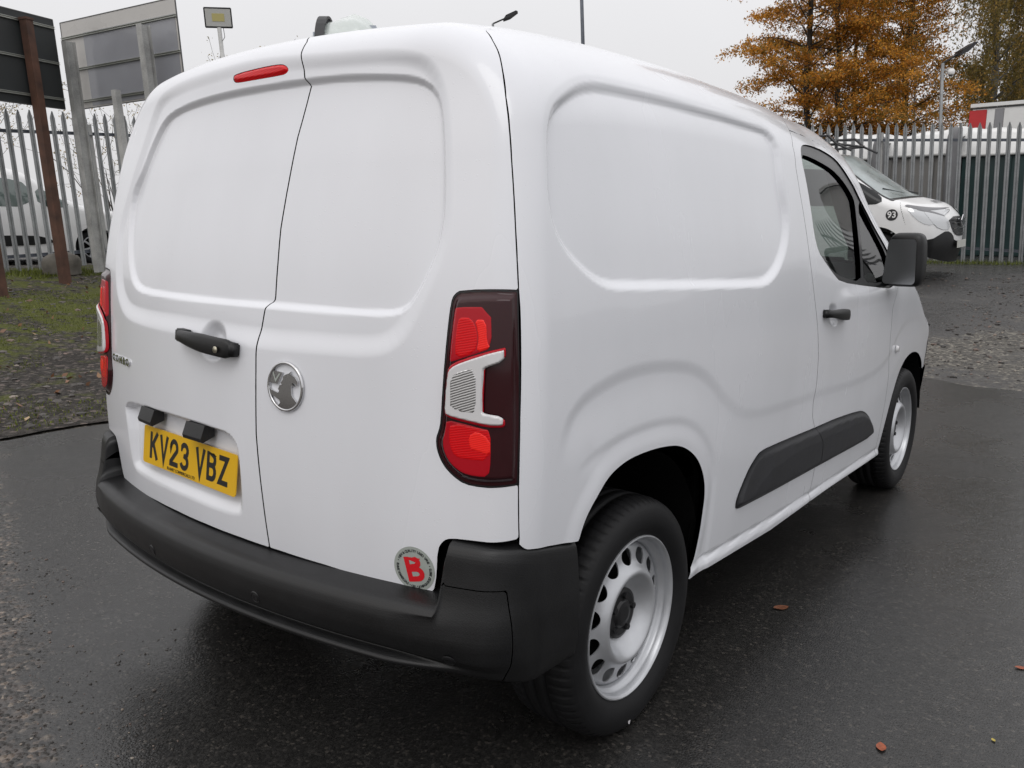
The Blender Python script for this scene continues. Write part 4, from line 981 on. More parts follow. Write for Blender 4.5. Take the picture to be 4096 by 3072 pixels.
T['R_silver'] = np.array([[p[0]*k_, 1+(p[1]-1)*k_] for p in [(.744, 1.044), (.770, 1.058), (.816, 1.068), (.816, .976), (.800, .966), (.744, .974), (.741, 1.0)]])
tl = build_lamp(1); tl['label'] = 'near tail lamp, red and clear lens on the right rear corner'
tl2 = build_lamp(-1); tl2['label'] = 'far tail lamp on the left edge, its clear lens standing proud'

# side panels ---------------------------------------------------------------------
S_inner = smooth_loop(T['S_inner'], .022)[::2]; S_arch = np.vstack([chaikin(T['S_arch'], 2, closed=False)])
def sv_of(y, z, x=.89): return 1+.93*math.atan2(z-1, x)
arch_poly = np.vstack([S_arch, [[1.03, sv_of(0, .15)], [.36, sv_of(0, .15)], [.385, sv_of(0, .5)]]])
af = [(3.095, .255), (3.113, .30), (3.128, .40), (3.150, .50), (3.185, .60), (3.235, .675), (3.318, .722), (3.42, .742), (3.53, .742), (3.66, .722), (3.78, .680), (3.868, .632), (3.925, .57), (3.962, .48), (3.975, .38), (3.975, .15), (3.09, .15)]
arch_f = chaikin(np.array([[y, sv_of(y, z, .90)] for y, z in af]), 2)
dseam = np.array([(1.86, 2.12), (1.79, 2.05), (1.72, 1.93), (1.64, 1.838), (1.56, 1.817), (1.48, 1.822), (1.39, 1.838), (1.24, 1.866), (1.12, 1.898), (1.0, 1.94), (.9, 1.965), (.8, 1.972), (.72, 1.965), (.66, 1.978), (.6, 2.03), (.54, 2.09), (.49, 2.106), (.40, 2.105), (.2, 2.10)])[::-1]
def dseam_y(z): return np.interp(z, dseam[:, 0], dseam[:, 1])
fseam = np.array([(.2, 3.06), (.55, 3.05), (.70, 3.027), (.80, 2.986), (.87, 2.971), (1.0, 2.972), (1.08, 3.05), (1.13, 3.115), (1.2, 3.095), (1.28, 3.03), (1.36, 2.955), (1.45, 2.87), (1.54, 2.745), (1.60, 2.60), (1.64, 2.50), (1.68, 2.36), (1.70, 2.2), (1.71, 2.0)])
def fseam_y(z): return np.where(z > 1.705, -9, np.interp(z, fseam[:, 0], fseam[:, 1]))
S_trim = sm('S_trim', 1); S_glass = sm('S_glass', 1); S_quarter = sm('S_quarter', 1)
crease = T['S_crease']; c3 = crease.copy()
creasez = np.array([(.29, .15), (.30, .70), (.318, .87), (.335, .925), (.370, .968), (.427, 1.0), (.525, 1.022), (.60, 1.031), (.68, 1.033), (.767, 1.029), (.86, 1.018), (.932, 1.004), (1.017, .975), (1.085, .935), (1.17, .875), (1.28, .820), (1.40, .795), (1.60, .782), (1.95, .772), (2.25, .758), (2.50, .745), (2.75, .748), (2.93, .775), (3.03, .83), (3.09, .875), (3.16, .91), (3.27, .938), (3.40, .945), (3.56, .94), (3.70, .915), (3.9, .85), (4.1, .7), (4.1, .15)])
crease_poly = chaikin(creasez, 1)
cr2 = T['S_crease2']; creaz2 = np.array([(.36, .15), (.365, .70), (.395, .818), (.431, .840), (.505, .862), (.579, .873), (.658, .878), (.744, .877), (.836, .868), (.903, .855), (.97, .83), (1.05, .78), (1.12, .70), (1.16, .6), (1.17, .15)])
crease2_poly = chaikin(creaz2, 1)
S_bowl = sm('S_bowl')
def side_disp(P, u, v):
    y, z = P[:, 1], P[:, 2]
    wi = np.interp(z, [1.28, 1.45], [.030, .024]); d = -.017*ss((wi-psdf(S_inner, u, v))/wi)-.0025*ss((.040-psdf(S_inner, u, v))/.02)*ss((z-1.3)/.2)
    q = -psdf(crease_poly, y, z, .3)
    fd = 1-ss((.96-z)/.14)*ss((.50-y)/.08)
    fd = fd*(1-.60*ss((y-1.0)/.3)); d = d+fd*(-.0065*ss(q/.045)+.0072*ss((q-.05)/.13))
    q2 = -psdf(crease2_poly, y, z, .3)
    d = d-.003*ss(q2/.03)*(1-ss((.86-z)/.08)*ss((.55-y)/.08))
    da = psdf(arch_poly, u, v, .3); d = d+.005*ss((.06-da)/.05)
    d = d-.022*ss(-psdf(S_bowl, u, v)/.04)
    # sill: groove and rolled bottom edge
    zb = np.interp(y, [1.0, 1.2, 1.67, 2.3, 3.05], [.372, .357, .332, .316, .300])
    d = d-.007*ss(1-np.abs(z-zb-.006)/.012)*ss((y-1.05)/.1)*ss((3.1-y)/.05)+.008*ss((zb-z)/.02)-.02*ss((zb-.045-z)/.03)
    # soft bulge below the window line
    d = d+.004*ss(1-np.abs(z-1.085)/.05)*ss((y-2.1)/.2)*ss((3.1-y)/.1)
    return d
S_side = disp_surface(VB, 'side', side_disp)
def S_side_on(off): return disp_surface(VB, 'side', lambda P, u, v: side_disp(P, u, v)+off)
XB = .66
def bot_z(y): return np.interp(y, [.0, 1.0, 1.69, 2.32, 3.11, 4], [.335, .335, .294, .292, .272, .26])
rs = T['S_rearseam']; rs = rs[np.argsort(rs[:, 1])]
def side_clip(P, u, v):
    x, y, z = P[:, 0], P[:, 1], P[:, 2]
    c = np.maximum(bot_z(y)-z, XB-x)
    c = np.maximum(c, np.interp(v, rs[:, 1], rs[:, 0])-y+.001)
    bz_ = np.interp(y, [.2, .226, .238, .30, .42], [.69, .683, .671, .662, .640])
    c = np.maximum(c, np.where(y < .45, bz_-z, -9))
    c = np.maximum(c, -psdf(arch_poly, u, v))
    c = np.maximum(c, -psdf(arch_f, u, v))
    c = np.maximum(c, y-3.985)
    c = np.maximum(c, np.where(y > 3.9, .60-z, -9))
    return c
def clip_panel(P, u, v): return np.maximum(side_clip(P, u, v), P[:, 1]-dseam_y(P[:, 2])+.0015)
def clip_door(P, u, v):
    z = P[:, 2]
    c = np.maximum(side_clip(P, u, v), dseam_y(z)-P[:, 1]+.0015)
    c = np.maximum(c, P[:, 1]-fseam_y(z)+.0015)
    c = np.maximum(c, z-1.70)
    return np.maximum(c, -psdf(S_trim, u, v))
def clip_wing(P, u, v):
    z = P[:, 2]
    c = side_clip(P, u, v)
    behind = np.minimum(fseam_y(z)-P[:, 1]+.0015, 1.7035-z)     # positive inside the door's area
    return np.maximum(c, np.maximum(behind, dseam_y(z)-P[:, 1]+.0015))
for mir in (False, True):
    kw = dict(mirror=mir, rim=.016)
    g_ = .0068 if not mir else .02
    pn_ = build_patch('side_panel', M['paint'], van, S_side, clip_panel, .16, 2.16, .26, 1.98, g_, g_, **kw)
    dr_ = build_patch('front_door', M['paint'], van, S_side, clip_door, 1.78, 3.16, .26, 1.8, g_, g_, **kw)
    wg_ = build_patch('front_wing', M['paint'], van, S_side, clip_wing, 1.78, 4.05, .26, 1.98, g_, g_, **kw)
    # window parts
    trim = build_patch('window_surround', M['gloss_black'], dr_, disp_surface(VB, 'side', lambda P, u, v: np.full(len(u), -.005)),
                lambda P, u, v: np.maximum(np.maximum(psdf(S_trim, u, v)+.001, -psdf(S_glass, u, v)), -psdf(S_quarter, u, v)), 1.8, 3.14, 1.05, 1.70, g_, g_, rim=.02, mirror=mir)
    build_patch('door_window', M['glass'], dr_, disp_surface(VB, 'side', lambda P, u, v: np.full(len(u), -.016)), lambda P, u, v: psdf(S_glass, u, v)-.006, 1.8, 3.14, 1.05, 1.70, .02, .02, mirror=mir)
    build_patch('quarter_window', M['glass'], dr_, disp_surface(VB, 'side', lambda P, u, v: np.full(len(u), -.016)), lambda P, u, v: psdf(S_quarter, u, v)-.006, 1.8, 3.14, 1.05, 1.70, .02, .02, mirror=mir)
    # rubbing strips: one piece on the body, one on the door, with a facet line
    mo = chaikin(T['S_mould'], 1); mc = T['S_mouldcrease']; mc = np.array([(1.33, .472), (1.42, .50), (1.50, .535), (1.57, .558), (1.83, .566), (2.18, .556), (2.6, .535), (2.9, .50)])
    def mdisp(P, u, v):
        e = -psdf(mo, u, v); zc = np.interp(P[:, 1], mc[:, 0], mc[:, 1])
        return .003+.017*ss(e/.022)-.16*np.maximum(0, P[:, 2]-zc)*ss(e/.02)
    for a, b_, par in ((1.26, 2.2, pn_), (1.9, 2.95, dr_)):
        build_patch('rubbing_strip', M['moulding'], par, disp_surface(VB, 'side', lambda P, u, v: mdisp(P, u, v)),
                    (lambda P, u, v: np.maximum(psdf(mo, u, v), P[:, 1]-dseam_y(P[:, 2])+.0018)) if par is pn_ else (lambda P, u, v: np.maximum(psdf(mo, u, v), dseam_y(P[:, 2])-P[:, 1]+.0018)),
                    a, b_, .36, .66, .007, .007, rim=.02, mirror=mir)
    # door handle
    sg = -1 if mir else 1
    hc = T['S_handle'].mean(0); HPn = VB.side(np.array([hc[0]]), np.array([hc[1]])); nn = Vector(VB.normal(HPn)[0]); hp = Vector(HPn[0])
    me = bpy.data.meshes.get('side_handle') or handle_mesh('side_handle', .255, .043, .028, M['black_plastic'])
    xx = Vector((0, 1, 0)); zz = nn.cross(xx).normalized()*1; xx = zz.cross(nn).normalized()
    hm = Matrix.Translation(hp) @ Matrix((xx, zz, nn)).transposed().to_4x4() @ Matrix.Rotation(math.radians(-5), 4, 'Z')
    ho = link('handle', me, dr_); ho.matrix_local = (Matrix.Scale(-1, 4, (1, 0, 0)) if mir else Matrix.Identity(4)) @ hm
    # side repeater
    rp = VB.side(np.array([3.115]), np.array([sv_of(0, .798, .924)])); rn = Vector(VB.normal(rp)[0]); mb = MB(); mb.tube((0, 0, 0), (0, 0, .012), .019, .012, n=16)
    ro = link('side_repeater', mb.mesh('side_repeater', M['lens_clear']), wg_); ro.matrix_local = (Matrix.Scale(-1, 4, (1, 0, 0)) if mir else Matrix.Identity(4)) @ Matrix.Translation(Vector(rp[0])) @ rn.to_track_quat('Z', 'Y').to_matrix().to_4x4()
    # door mirror
    mh = MB()
    bm = bmesh.new(); bmesh.ops.create_uvsphere(bm, u_segments=40, v_segments=24, radius=1)
    for v_ in bm.verts:
        x_, y_, z_ = (math.copysign(abs(c_)**.42, c_) for c_ in v_.co)
        k1 = .92 if y_ > 0 else 1.0; k1 *= 1-.10*max(0, y_)
        top_ = .90 if z_ > 0 else 1.0
        v_.co = Vector((.010+x_*.081*k1*(top_+(1-top_)*(x_ > 0)*.6), .008+y_*(.060 if y_ > 0 else .058), .010+z_*.118*k1))
    bm.verts.index_update(); mh.add([v_.co.copy() for v_ in bm.verts], [tuple(v_.index for v_ in f.verts) for f in bm.faces]); bm.free()
    mh.box((-.10, .03, -.085), (.13, .05, .045), .012)
    mh.box((-.155, .05, -.09), (.05, .13, .07), .012)
    mo_ = mh.build('door_mirror', M['black_plastic'], van, True)
    mg = MB(); pts_ = []
    for (cx, cy, a0) in ((.052, .068, 0), (-.036, .068, 90), (-.050, -.080, 180), (.058, -.080, 270)): pts_ += arc(cx+.003, cy, .016, .018, a0, a0+90, 5)
    pts_ = [(a*1.0-.008, b*1.06+.008) for a, b in pts_]; mg.prism(pts_, (0, -.0495, 0), (1, 0, 0), (0, 0, 1), (0, -1, 0), .0015)
    mg.build('mirror_glass', M['mirror'], mo_)
    mo_.matrix_local = Matrix.Translation((sg*.982, 2.875, 1.218)) @ (Matrix.Scale(-1, 4, (1, 0, 0)) if mir else Matrix.Identity(4)) @ Matrix.Rotation(math.radians(-8), 4, 'Z')
# roof, windscreen, bonnet, nose ------------------------------------------------------
zero = lambda P, u, v: np.zeros(len(u))
S_roof = disp_surface(VB, 'roof', lambda P, x, y: -.004*ss((rear_top_y(x)+.012-y)/.01)-.006*ss((.09-np.abs(np.abs(x)-.33))/.03)*ss((y-.7)/.1)*ss((2.3-y)/.1))
def rear_top_y(x): return np.interp(np.abs(x), [0, .42, .61, .68], [.428, .425, .418, .38])
roof = build_patch('roof', M['paint'], van, S_roof, lambda P, x, y: np.maximum(np.maximum(np.abs(x)-XB, rear_top_y(x)-y-.012), y-(2.74-.18*x*x)), -.70, .70, .36, 2.8, .02, .02, rim=.016)
build_patch('windscreen', M['glass'], van, disp_surface(VB, 'roof', lambda P, x, y: np.full(len(x), -.003)), lambda P, x, y: np.maximum(np.maximum(np.abs(x)-XB+.01, (2.75-.18*x*x)-y), y-3.60+.16*x*x), -.70, .70, 2.6, 3.7, .03, .03)
build_patch('bonnet', M['paint'], van, disp_surface(VB, 'roof', zero), lambda P, x, y: np.maximum(np.maximum(np.abs(x)-XB+.002, 3.61-.16*x*x-y), y-4.10), -.70, .70, 3.4, 4.15, .02, .02, rim=.016)
S_nose = disp_surface(VB, 'front', zero)
def nose_keep(P): return np.maximum(3.988-P[:, 1], np.minimum(4.105-P[:, 1], .663-np.abs(P[:, 0])))
build_patch('nose_panel', M['paint'], van, S_nose, lambda P, u, v: np.maximum(nose_keep(P), .605-P[:, 2]), -1.3, 1.3, -.5, .5, .018, .018, rim=.016, flip=True)
build_patch('front_bumper', M['black_plastic'], van, disp_surface(VB, 'front', lambda P, u, v: np.full(len(u), .006)), lambda P, u, v: np.maximum(np.maximum(nose_keep(P), .0+P[:, 2]-.600), .24-P[:, 2]), -1.3, 1.3, -.5, .5, .018, .018, rim=.016, flip=True)

# rear bumper -----------------------------------------------------------------------
PA = [(-.06,.555),(-.02,.552),(.02,.548),(.046,.545),(.063,.539),(.075,.525),(.081,.504),(.082,.470),(.072,.434),(.056,.425),(.050,.418),(.078,.407),(.074,.392),(-.03,.372),(-.1,.37)]
PB = [(-.06,.684),(-.004,.684),(.022,.678),(.034,.660),(.040,.615),(.050,.560),(.064,.518),(.072,.470),(.064,.430),(.052,.417),(.044,.408),(.040,.400),(.034,.388),(.0,.374),(-.07,.366)]
PC = [(-.03,.70),(-.003,.674),(.006,.666),(.010,.64),(.013,.60),(.015,.56),(.017,.52),(.017,.47),(.015,.42),(.013,.40),(.011,.385),(.008,.370),(.002,.355),(-.030,.340),(-.08,.335)]
def prof_interp(prof, t):
    P0_ = np.array(prof); n = len(P0_)-1; k = np.arange(n*4+1)/4.0
    # smooth in index space so that corresponding points of the three sections stay together
    a = np.interp(k, np.arange(n+1), P0_[:, 0]); b = np.interp(k, np.arange(n+1), P0_[:, 1])
    for _ in range(2):
        a[1:-1] = .25*a[:-2]+.5*a[1:-1]+.25*a[2:]; b[1:-1] = .25*b[:-2]+.5*b[1:-1]+.25*b[2:]
    return np.interp(t*n, k, a), np.interp(t*n, k, b)
zb0 = .58
def bumper_S(u, t):
    th = u                                     # plan angle from straight back
    D = np.stack([np.sin(th), -np.cos(th), 0*th], 1)
    O = np.array([0, 1.0, zb0]); B = VB.project(np.broadcast_to(O, D.shape), D, .3, 1.3)
    n = VB.normal(B); n[:, 2] = 0; n /= np.linalg.norm(n, axis=1)[:, None]
    ax = np.abs(B[:, 0]); w1 = ss((ax-.733)/.014); w1 = w1+(ss((ax-.60)/.24)-w1)*ss((t*14-4.6)/1.6); w2 = ss((B[:, 1]-.165)/.10)
    oA, zA = prof_interp(PA, t); oB, zB = prof_interp(PB, t); oC, zC = prof_interp(PC, t)
    o = oA*(1-w1)+oB*w1; z = zA*(1-w1)+zB*w1
    zC = zC-.20*np.maximum(0, B[:, 1]-.236)*ss((zC-.5)/.15)
    o = o*(1-w2)+oC*w2; z = z*(1-w2)+zC*w2
    P = B+n*o[:, None]; P[:, 2] = z
    return P
def corner_region(P): return np.minimum(np.maximum(.592-P[:, 2], .733-np.abs(P[:, 0])), .185-P[:, 1])
th_end = math.atan2(.905, 1.0-.408)
build_patch('rear_bumper', M['black_plastic'], van, bumper_S, lambda P, u, t: -corner_region(P)+.0012, -th_end, th_end, 0, 1, .0050, .0065, rim=.01, flip=True)
build_patch('bumper_corner', M['black_plastic'], van, bumper_S, lambda P, u, t: corner_region(P)+.0012, .45, th_end, 0, 1, .0052, .0075, rim=.01, flip=True)
build_patch('bumper_corner', M['black_plastic'], van, bumper_S, lambda P, u, t: corner_region(P)+.0012, -th_end, -.45, 0, 1, .0052, .0075, rim=.01, flip=True)
for uu, tt_ in ((.745, .585), (-.745, .585), (.25, .52), (-.25, .52)):
    p0 = bumper_S(np.array([uu]), np.array([tt_]))[0]; du_ = bumper_S(np.array([uu+.01]), np.array([tt_]))[0]-p0; dt_ = bumper_S(np.array([uu]), np.array([tt_+.01]))[0]-p0
    nn = Vector(np.cross(du_, dt_)).normalized(); nn = nn if nn.y < 0 else -nn
    mb = MB(); vs, fs = lathe([(.0, .0), (.0012, .008), (.0012, .0105), (-.001, .0115), (.001, .0125), (.0018, .015), (-.002, .0175)], 20); mb.add(vs, fs)
    o = mb.build('parking_sensor', M['hub'], van, True); o.matrix_local = Matrix.Translation(Vector(p0)) @ nn.to_track_quat('X', 'Z').to_matrix().to_4x4()

# wheels ----------------------------------------------------------------------------
tyre_prof = [(-.006, .214), (-.003, .222), (.004, .232), (.0115, .246), (.0155, .262), (.0150, .280), (.0100, .297), (.0090, .2985), (.0030, .3085), (-.006, .3155), (-.018, .3205), (-.032, .3235),
             (-.058, .3250), (-.0585, .3175), (-.0665, .3175), (-.067, .3255), (-.096, .3258), (-.0965, .3178), (-.1045, .3178), (-.105, .3258), (-.134, .3252), (-.1345, .3175), (-.1425, .3175), (-.143, .3250), (-.170, .3235), (-.186, .3195), (-.198, .3085), (-.206, .285), (-.209, .262), (-.203, .235), (-.196, .214)]
SEG = 432
def tmod(i, a, r):
    ph = i % 6
    if r > .3135 and (-.052 < a < -.004 or -.19 < a < -.15) and ph in (0,): return r-.0065
    return r
vs, fs = lathe(tyre_prof, SEG, mod=tmod)
me_tyre = mesh_from('tyre', vs, fs, M['rubber'], smooth=True)
rim_prof = [(-.004, .223), (.0005, .2215), (.0015, .2185), (-.001, .2150), (-.006, .2120), (-.018, .2105), (-.026, .2085), (-.030, .2030), (-.036, .1985), (-.050, .1970), (-.066, .1960), (-.085, .188), (-.11, .182), (-.19, .185), (-.192, .214)]
vs, fs = lathe(rim_prof, 128)
mbr = MB(); mbr.add(vs, fs)
# pressed disc with round ventilation holes, trimmed exactly
dr_r = [.060, .066, .072, .080, .092, .104, .112, .119, .127, .134, .142, .152, .165, .178, .188, .197]
dr_x = [-.046, -.0455, -.0440, -.0400, -.0290, -.0140, -.0060, -.0025, -.0050, -.0120, -.0200, -.0260, -.0300, -.0330, -.0370, -.0480]
NH = 14
def disc_S(u, v):
    r = np.hypot(u, v); return np.stack([smi(r, dr_r, dr_x), u, v], 1)
def disc_clip(P, u, v):
    r = np.hypot(u, v); a = np.arctan2(v, u); k = np.round(a/(2*math.pi/NH)); da = a-k*2*math.pi/NH
    hu = r*np.cos(da)-.1635; hv = r*np.sin(da); hole = 1-np.sqrt((hu/.0225)**2+(hv/.0245)**2)
    return np.maximum(np.maximum(.062-r, r-.1965), hole*.022)
p_, f_, n_ = patch(disc_S, disc_clip, -.2, .2, -.2, .2, .004, .004, rim=.004)
mbr.add([tuple(q) for q in p_], f_)
me_rim = mesh_from('wheel', mbr.v, mbr.f, M['rim']); me_rim.shade_smooth()
bm = bmesh.new(); bm.from_mesh(me_rim)
for e in bm.edges:
    if len(e.link_faces) == 2 and e.link_faces[0].normal.angle(e.link_faces[1].normal, 0) > 0.9: e.smooth = False
bm.to_mesh(me_rim); bm.free()
mbh = MB(); vs, fs = lathe([(-.046, .0705), (-.038, .069), (-.035, .060), (-.036, .040), (-.030, .034), (-.028, .022), (-.028, .001)], 40); mbh.add(vs, fs)
for i in range(5):
    a = 2*math.pi*i/5+.3; mbh.tube((-.040, .050*math.cos(a), .050*math.sin(a)), (-.027, .050*math.cos(a), .050*math.sin(a)), .0105, .009, n=6)
me_hub = mbh.mesh('hub_cap', M['hub'], False)
mbd = MB(); vs, fs = lathe([(-.075, .14), (-.075, .02)], 40); mbd.add(vs, fs); vs, fs = lathe([(-.11, .182), (-.12, .03)], 32); mbd.add(vs, fs)
me_disc = mbd.mesh('brake_disc', M['liner'])
for nm, (sx, y) in {'a': (1, .726), 'b': (1, 3.511), 'c': (-1, .726), 'd': (-1, 3.511)}.items():
    w = link('wheel', me_rim, van); w.matrix_local = Matrix.Translation((sx*.8846, y, .326)) @ Matrix.Rotation(0 if sx > 0 else math.pi, 4, 'Z') @ Matrix.Rotation(.37+y, 4, 'X')
    link('tyre', me_tyre, w); link('hub_cap', me_hub, w); link('brake_disc', me_disc, w)
    if nm == 'a':
        mb = MB(); vs, fs = [], []
        cen = (.0125, .0)
        o = None
    # wheel housing
    R1_, R2_ = (.455, .40)
    vs = []; seg_ = 26; xs_ = (.885, .60)
    for xk in xs_:
        for i in range(seg_+1):
            t = math.radians(6+168*i/seg_); ry = R2_ if nm in 'bd' else .385
            vs.append((sx*xk, y+ry*math.cos(t)*(1.0), .326+.455*math.sin(t)))
    fs = [(i, i+1, seg_+2+i, seg_+1+i) for i in range(seg_)]
    cidx = len(vs); vs.append((sx*.60, y, .326)); fs += [(cidx, seg_+1+i, seg_+2+i) for i in range(seg_)]
    mb = MB(); mb.add(vs, fs); mb.build('wheel_housing', M['liner'], van)
# chalk dot and paint marks on the near tyre
w0 = [o for o in van.children if o.name.startswith('wheel') and 'housing' not in o.name][0]
def tyre_mark(name, ang, r, ry, rz, mat):
    mb = MB(); pts = arc(0, 0, ry, rz, 0, 360, 14)[:-1]; mb.prism(pts, (0, 0, 0), (0, 1, 0), (0, 0, 1), (1, 0, 0), .0006)
    o = mb.build(name, mat, van); o.matrix_local = Matrix.Translation((.8846+.0128 if r > .27 else .8846+.006, .726+r*math.sin(ang), .326-r*math.cos(ang))); return o
tyre_mark('tyre_mark', math.radians(-6), .288, .0055, .009, plain('white_tyre_mark', (.6, .58, .6), .6))
# underside, exhaust and inner shell so nothing shines through the gaps --------------
mb = MB(); mb.box((0, 2.15, .36), (1.22, 3.7, .20)); mb.box((0, .62, .42), (1.2, .9, .16)); mb.tube((-.62, .726, .30), (.62, .726, .30), .05, n=12); mb.tube((-.62, 3.51, .30), (.62, 3.51, .30), .045, n=12)
mb.box((0, 1.2, .30), (.5, .8, .10)); mb.build('underbody', M['liner'], van)
mb = MB(); mb.tube((-.45, .25, .33), (-.45, .95, .33), .035, n=14); mb.tube((-.45, .5, .33), (-.45, .9, .33), .085, n=16); mb.build('exhaust', plain('dull_exhaust_steel', (.06, .055, .05), .6, metal=.6), van, True)
ins = disp_surface(VB, 'rear', lambda P, u, v: np.full(len(u), -.052))
build_patch('inner_shell', M['liner'], van, ins, lambda P, u, v: np.maximum(P[:, 1]-.36, .45-P[:, 2]), -1.1, 1.1, .42, 2.3, .03, .03)
for mir in (False, True):
    build_patch('inner_shell', M['liner'], van, disp_surface(VB, 'side', lambda P, u, v: np.full(len(u), -.034)),
                lambda P, u, v: np.maximum(np.maximum(np.maximum(.60-P[:, 0], np.maximum(bot_z(P[:, 1])+.012-P[:, 2], .20-P[:, 1])), np.maximum(-psdf(arch_poly, u, v)+.01, -psdf(arch_f, u, v)+.01)), np.maximum(-psdf(S_trim, u, v)-.012, P[:, 1]-3.95)),
                .18, 4.0, .24, 1.98, .03, .03, mirror=mir)
# cab interior -----------------------------------------------------------------------
cab = MB(); cab.box((0, 1.86, 1.05), (1.56, .03, 1.3)); cab.build('cab_bulkhead', M['interior'], van)
cab = MB(); cab.box((0, 3.25, .98), (1.56, .55, .26), .08); cab.box((0, 2.6, .5), (1.5, 1.5, .05)); cab.box((.40, 3.02, 1.09), (.36, .12, .10), .03); cab.build('dashboard', M['interior'], van)
for sx in (-.40, .40):
    s_ = MB(); s_.box((sx, 2.42, .70), (.50, .50, .18), .06)
    s_.box((sx, 2.12, .93), (.45, .12, .46), .05, Matrix.Rotation(math.radians(10), 3, 'X')); s_.box((sx, 2.05, 1.22), (.24, .08, .13), .03)
    s_.build('cab_seat', M['interior_grey'], van)
vs, fs = [], []
for i in range(28):
    a = 2*math.pi*i/28
    for k in range(8):
        b = 2*math.pi*k/8; r = .185+.016*math.cos(b); vs.append((r*math.cos(a), r*math.sin(a), .016*math.sin(b)))
for i in range(28):
    for k in range(8): fs.append((i*8+k, ((i+1) % 28)*8+k, ((i+1) % 28)*8+(k+1) % 8, i*8+(k+1) % 8))
mb = MB(); mb.add(vs, fs); mb.box((0, 0, -.01), (.16, .12, .04), .02); mb.box((0, 0, -.01), (.35, .035, .02)); sw = mb.build('steering_wheel', M['interior'], van, True)
sw.matrix_local = Matrix.Translation((.40, 2.78, 1.06)) @ Matrix.Rotation(math.radians(62), 4, 'X')

# wrapped beacon strapped on the roof --------------------------------------------------
rz_ = VB.roof(np.array([-.215]), np.array([.745]))[0][2]
bag = empty('wrapped_roof_beacon', (-.215, .745, rz_), (0, 0, math.radians(39)))
tag(bag, 'lumpy clear plastic wrapping round a grey beacon with a black strap on the van roof', 'beacon')
mb = MB(); mb.box((.01, 0, .055), (.215, .15, .11), .02); mb.build('beacon_body', M['lampbar'], bag, True)
bm = bmesh.new(); bmesh.ops.create_uvsphere(bm, u_segments=48, v_segments=24, radius=1)
for v_ in bm.verts:
    x, y, z = v_.co; n_ = .10*math.sin(7*x+2*y)+.07*math.sin(13*y+5*x+3*z)+.04*math.sin(23*x+11*z)
    z = max(z, -.15); v_.co = Vector((x*(.150+.02*n_), y*(.12+.02*n_), .010+z*(.135+.040*n_)*(1-.22*x*x+.16*x)))
me = bpy.data.meshes.new('plastic_wrap'); bm.to_mesh(me); bm.free(); me.materials.append(M['wrap']); me.shade_smooth()
link('plastic_wrap', me, bag)
mb = MB(); pts = [(-.13, -.01)]+[(.128*math.cos(math.radians(a)), .012+.134*math.sin(math.radians(a))) for a in range(175, 4, -10)]+[(.13, -.01)]
inner = [(p[0]*.95, p[1]*.95) for p in pts][::-1]
for i in range(len(pts)-1):
    a, b = pts[i], pts[i+1]; a2, b2 = (a[0]*.95, a[1]*.95), (b[0]*.95, b[1]*.95)
    mb.add([(dx, q[0], q[1]) for dx in (-.014, .014) for q in (a, b, b2, a2)], [(0, 1, 2, 3), (7, 6, 5, 4), (0, 4, 5, 1), (2, 6, 7, 3)])
o = mb.build('strap', M['flood_black'], bag); o.location = (-.066, 0, 0)

# ------------------------------------------------------------------ palisade fences
UPM = Vector(UPV)
def pale_mesh(hh, w=.076):
    """corrugated W-section pale with a split, three-pointed top"""
    xs = [-.5, -.33, -.12, 0, .12, .33, .5]; ys = [.012, -.006, -.006, .006, -.006, -.006, .012]; top = [.0, -.015, .03, .10, .03, -.015, .0]
    top = [-.075, -.02, .0, -.035, .0, -.02, -.075]; top = [-.060, -.030, -.004, .0, -.004, -.030, -.060]
    vs = []; n = len(xs)
    for dy in (0, .003):
        for k in range(n): vs.append((xs[k]*w, ys[k]+dy, 0))
        for k in range(n): vs.append((xs[k]*w, ys[k]+dy-.006*(top[k] < -.05), hh-.10))
        for k in range(n): vs.append((xs[k]*w*(1 if abs(xs[k]) < .3 else .62), ys[k]+dy, hh+top[k]))
    fs = []
    for b in (0, 3*n):
        for r in (0, 1):
            for k in range(n-1):
                f = (b+r*n+k, b+r*n+k+1, b+(r+1)*n+k+1, b+(r+1)*n+k); fs.append(f if b == 0 else f[::-1])
    m_ = 3*n
    for r in (0, 1):
        fs.append((r*n, (r+1)*n, m_+(r+1)*n, m_+r*n)); fs.append((r*n+n-1, m_+r*n+n-1, m_+(r+1)*n+n-1, (r+1)*n+n-1))
    for k in range(n-1): fs.append((2*n+k, 2*n+k+1, m_+2*n+k+1, m_+2*n+k))
    return mesh_from('pale', vs, fs, M['galv'])

def upright(P, xdir):
    """matrix at P with z along the true vertical and x along xdir"""
    z = UPM.normalized(); x = Vector(xdir); x = (x-z*x.dot(z)).normalized(); y = z.cross(x)
    return Matrix.Translation(Vector(P)) @ Matrix((x, y, z)).transposed().to_4x4()

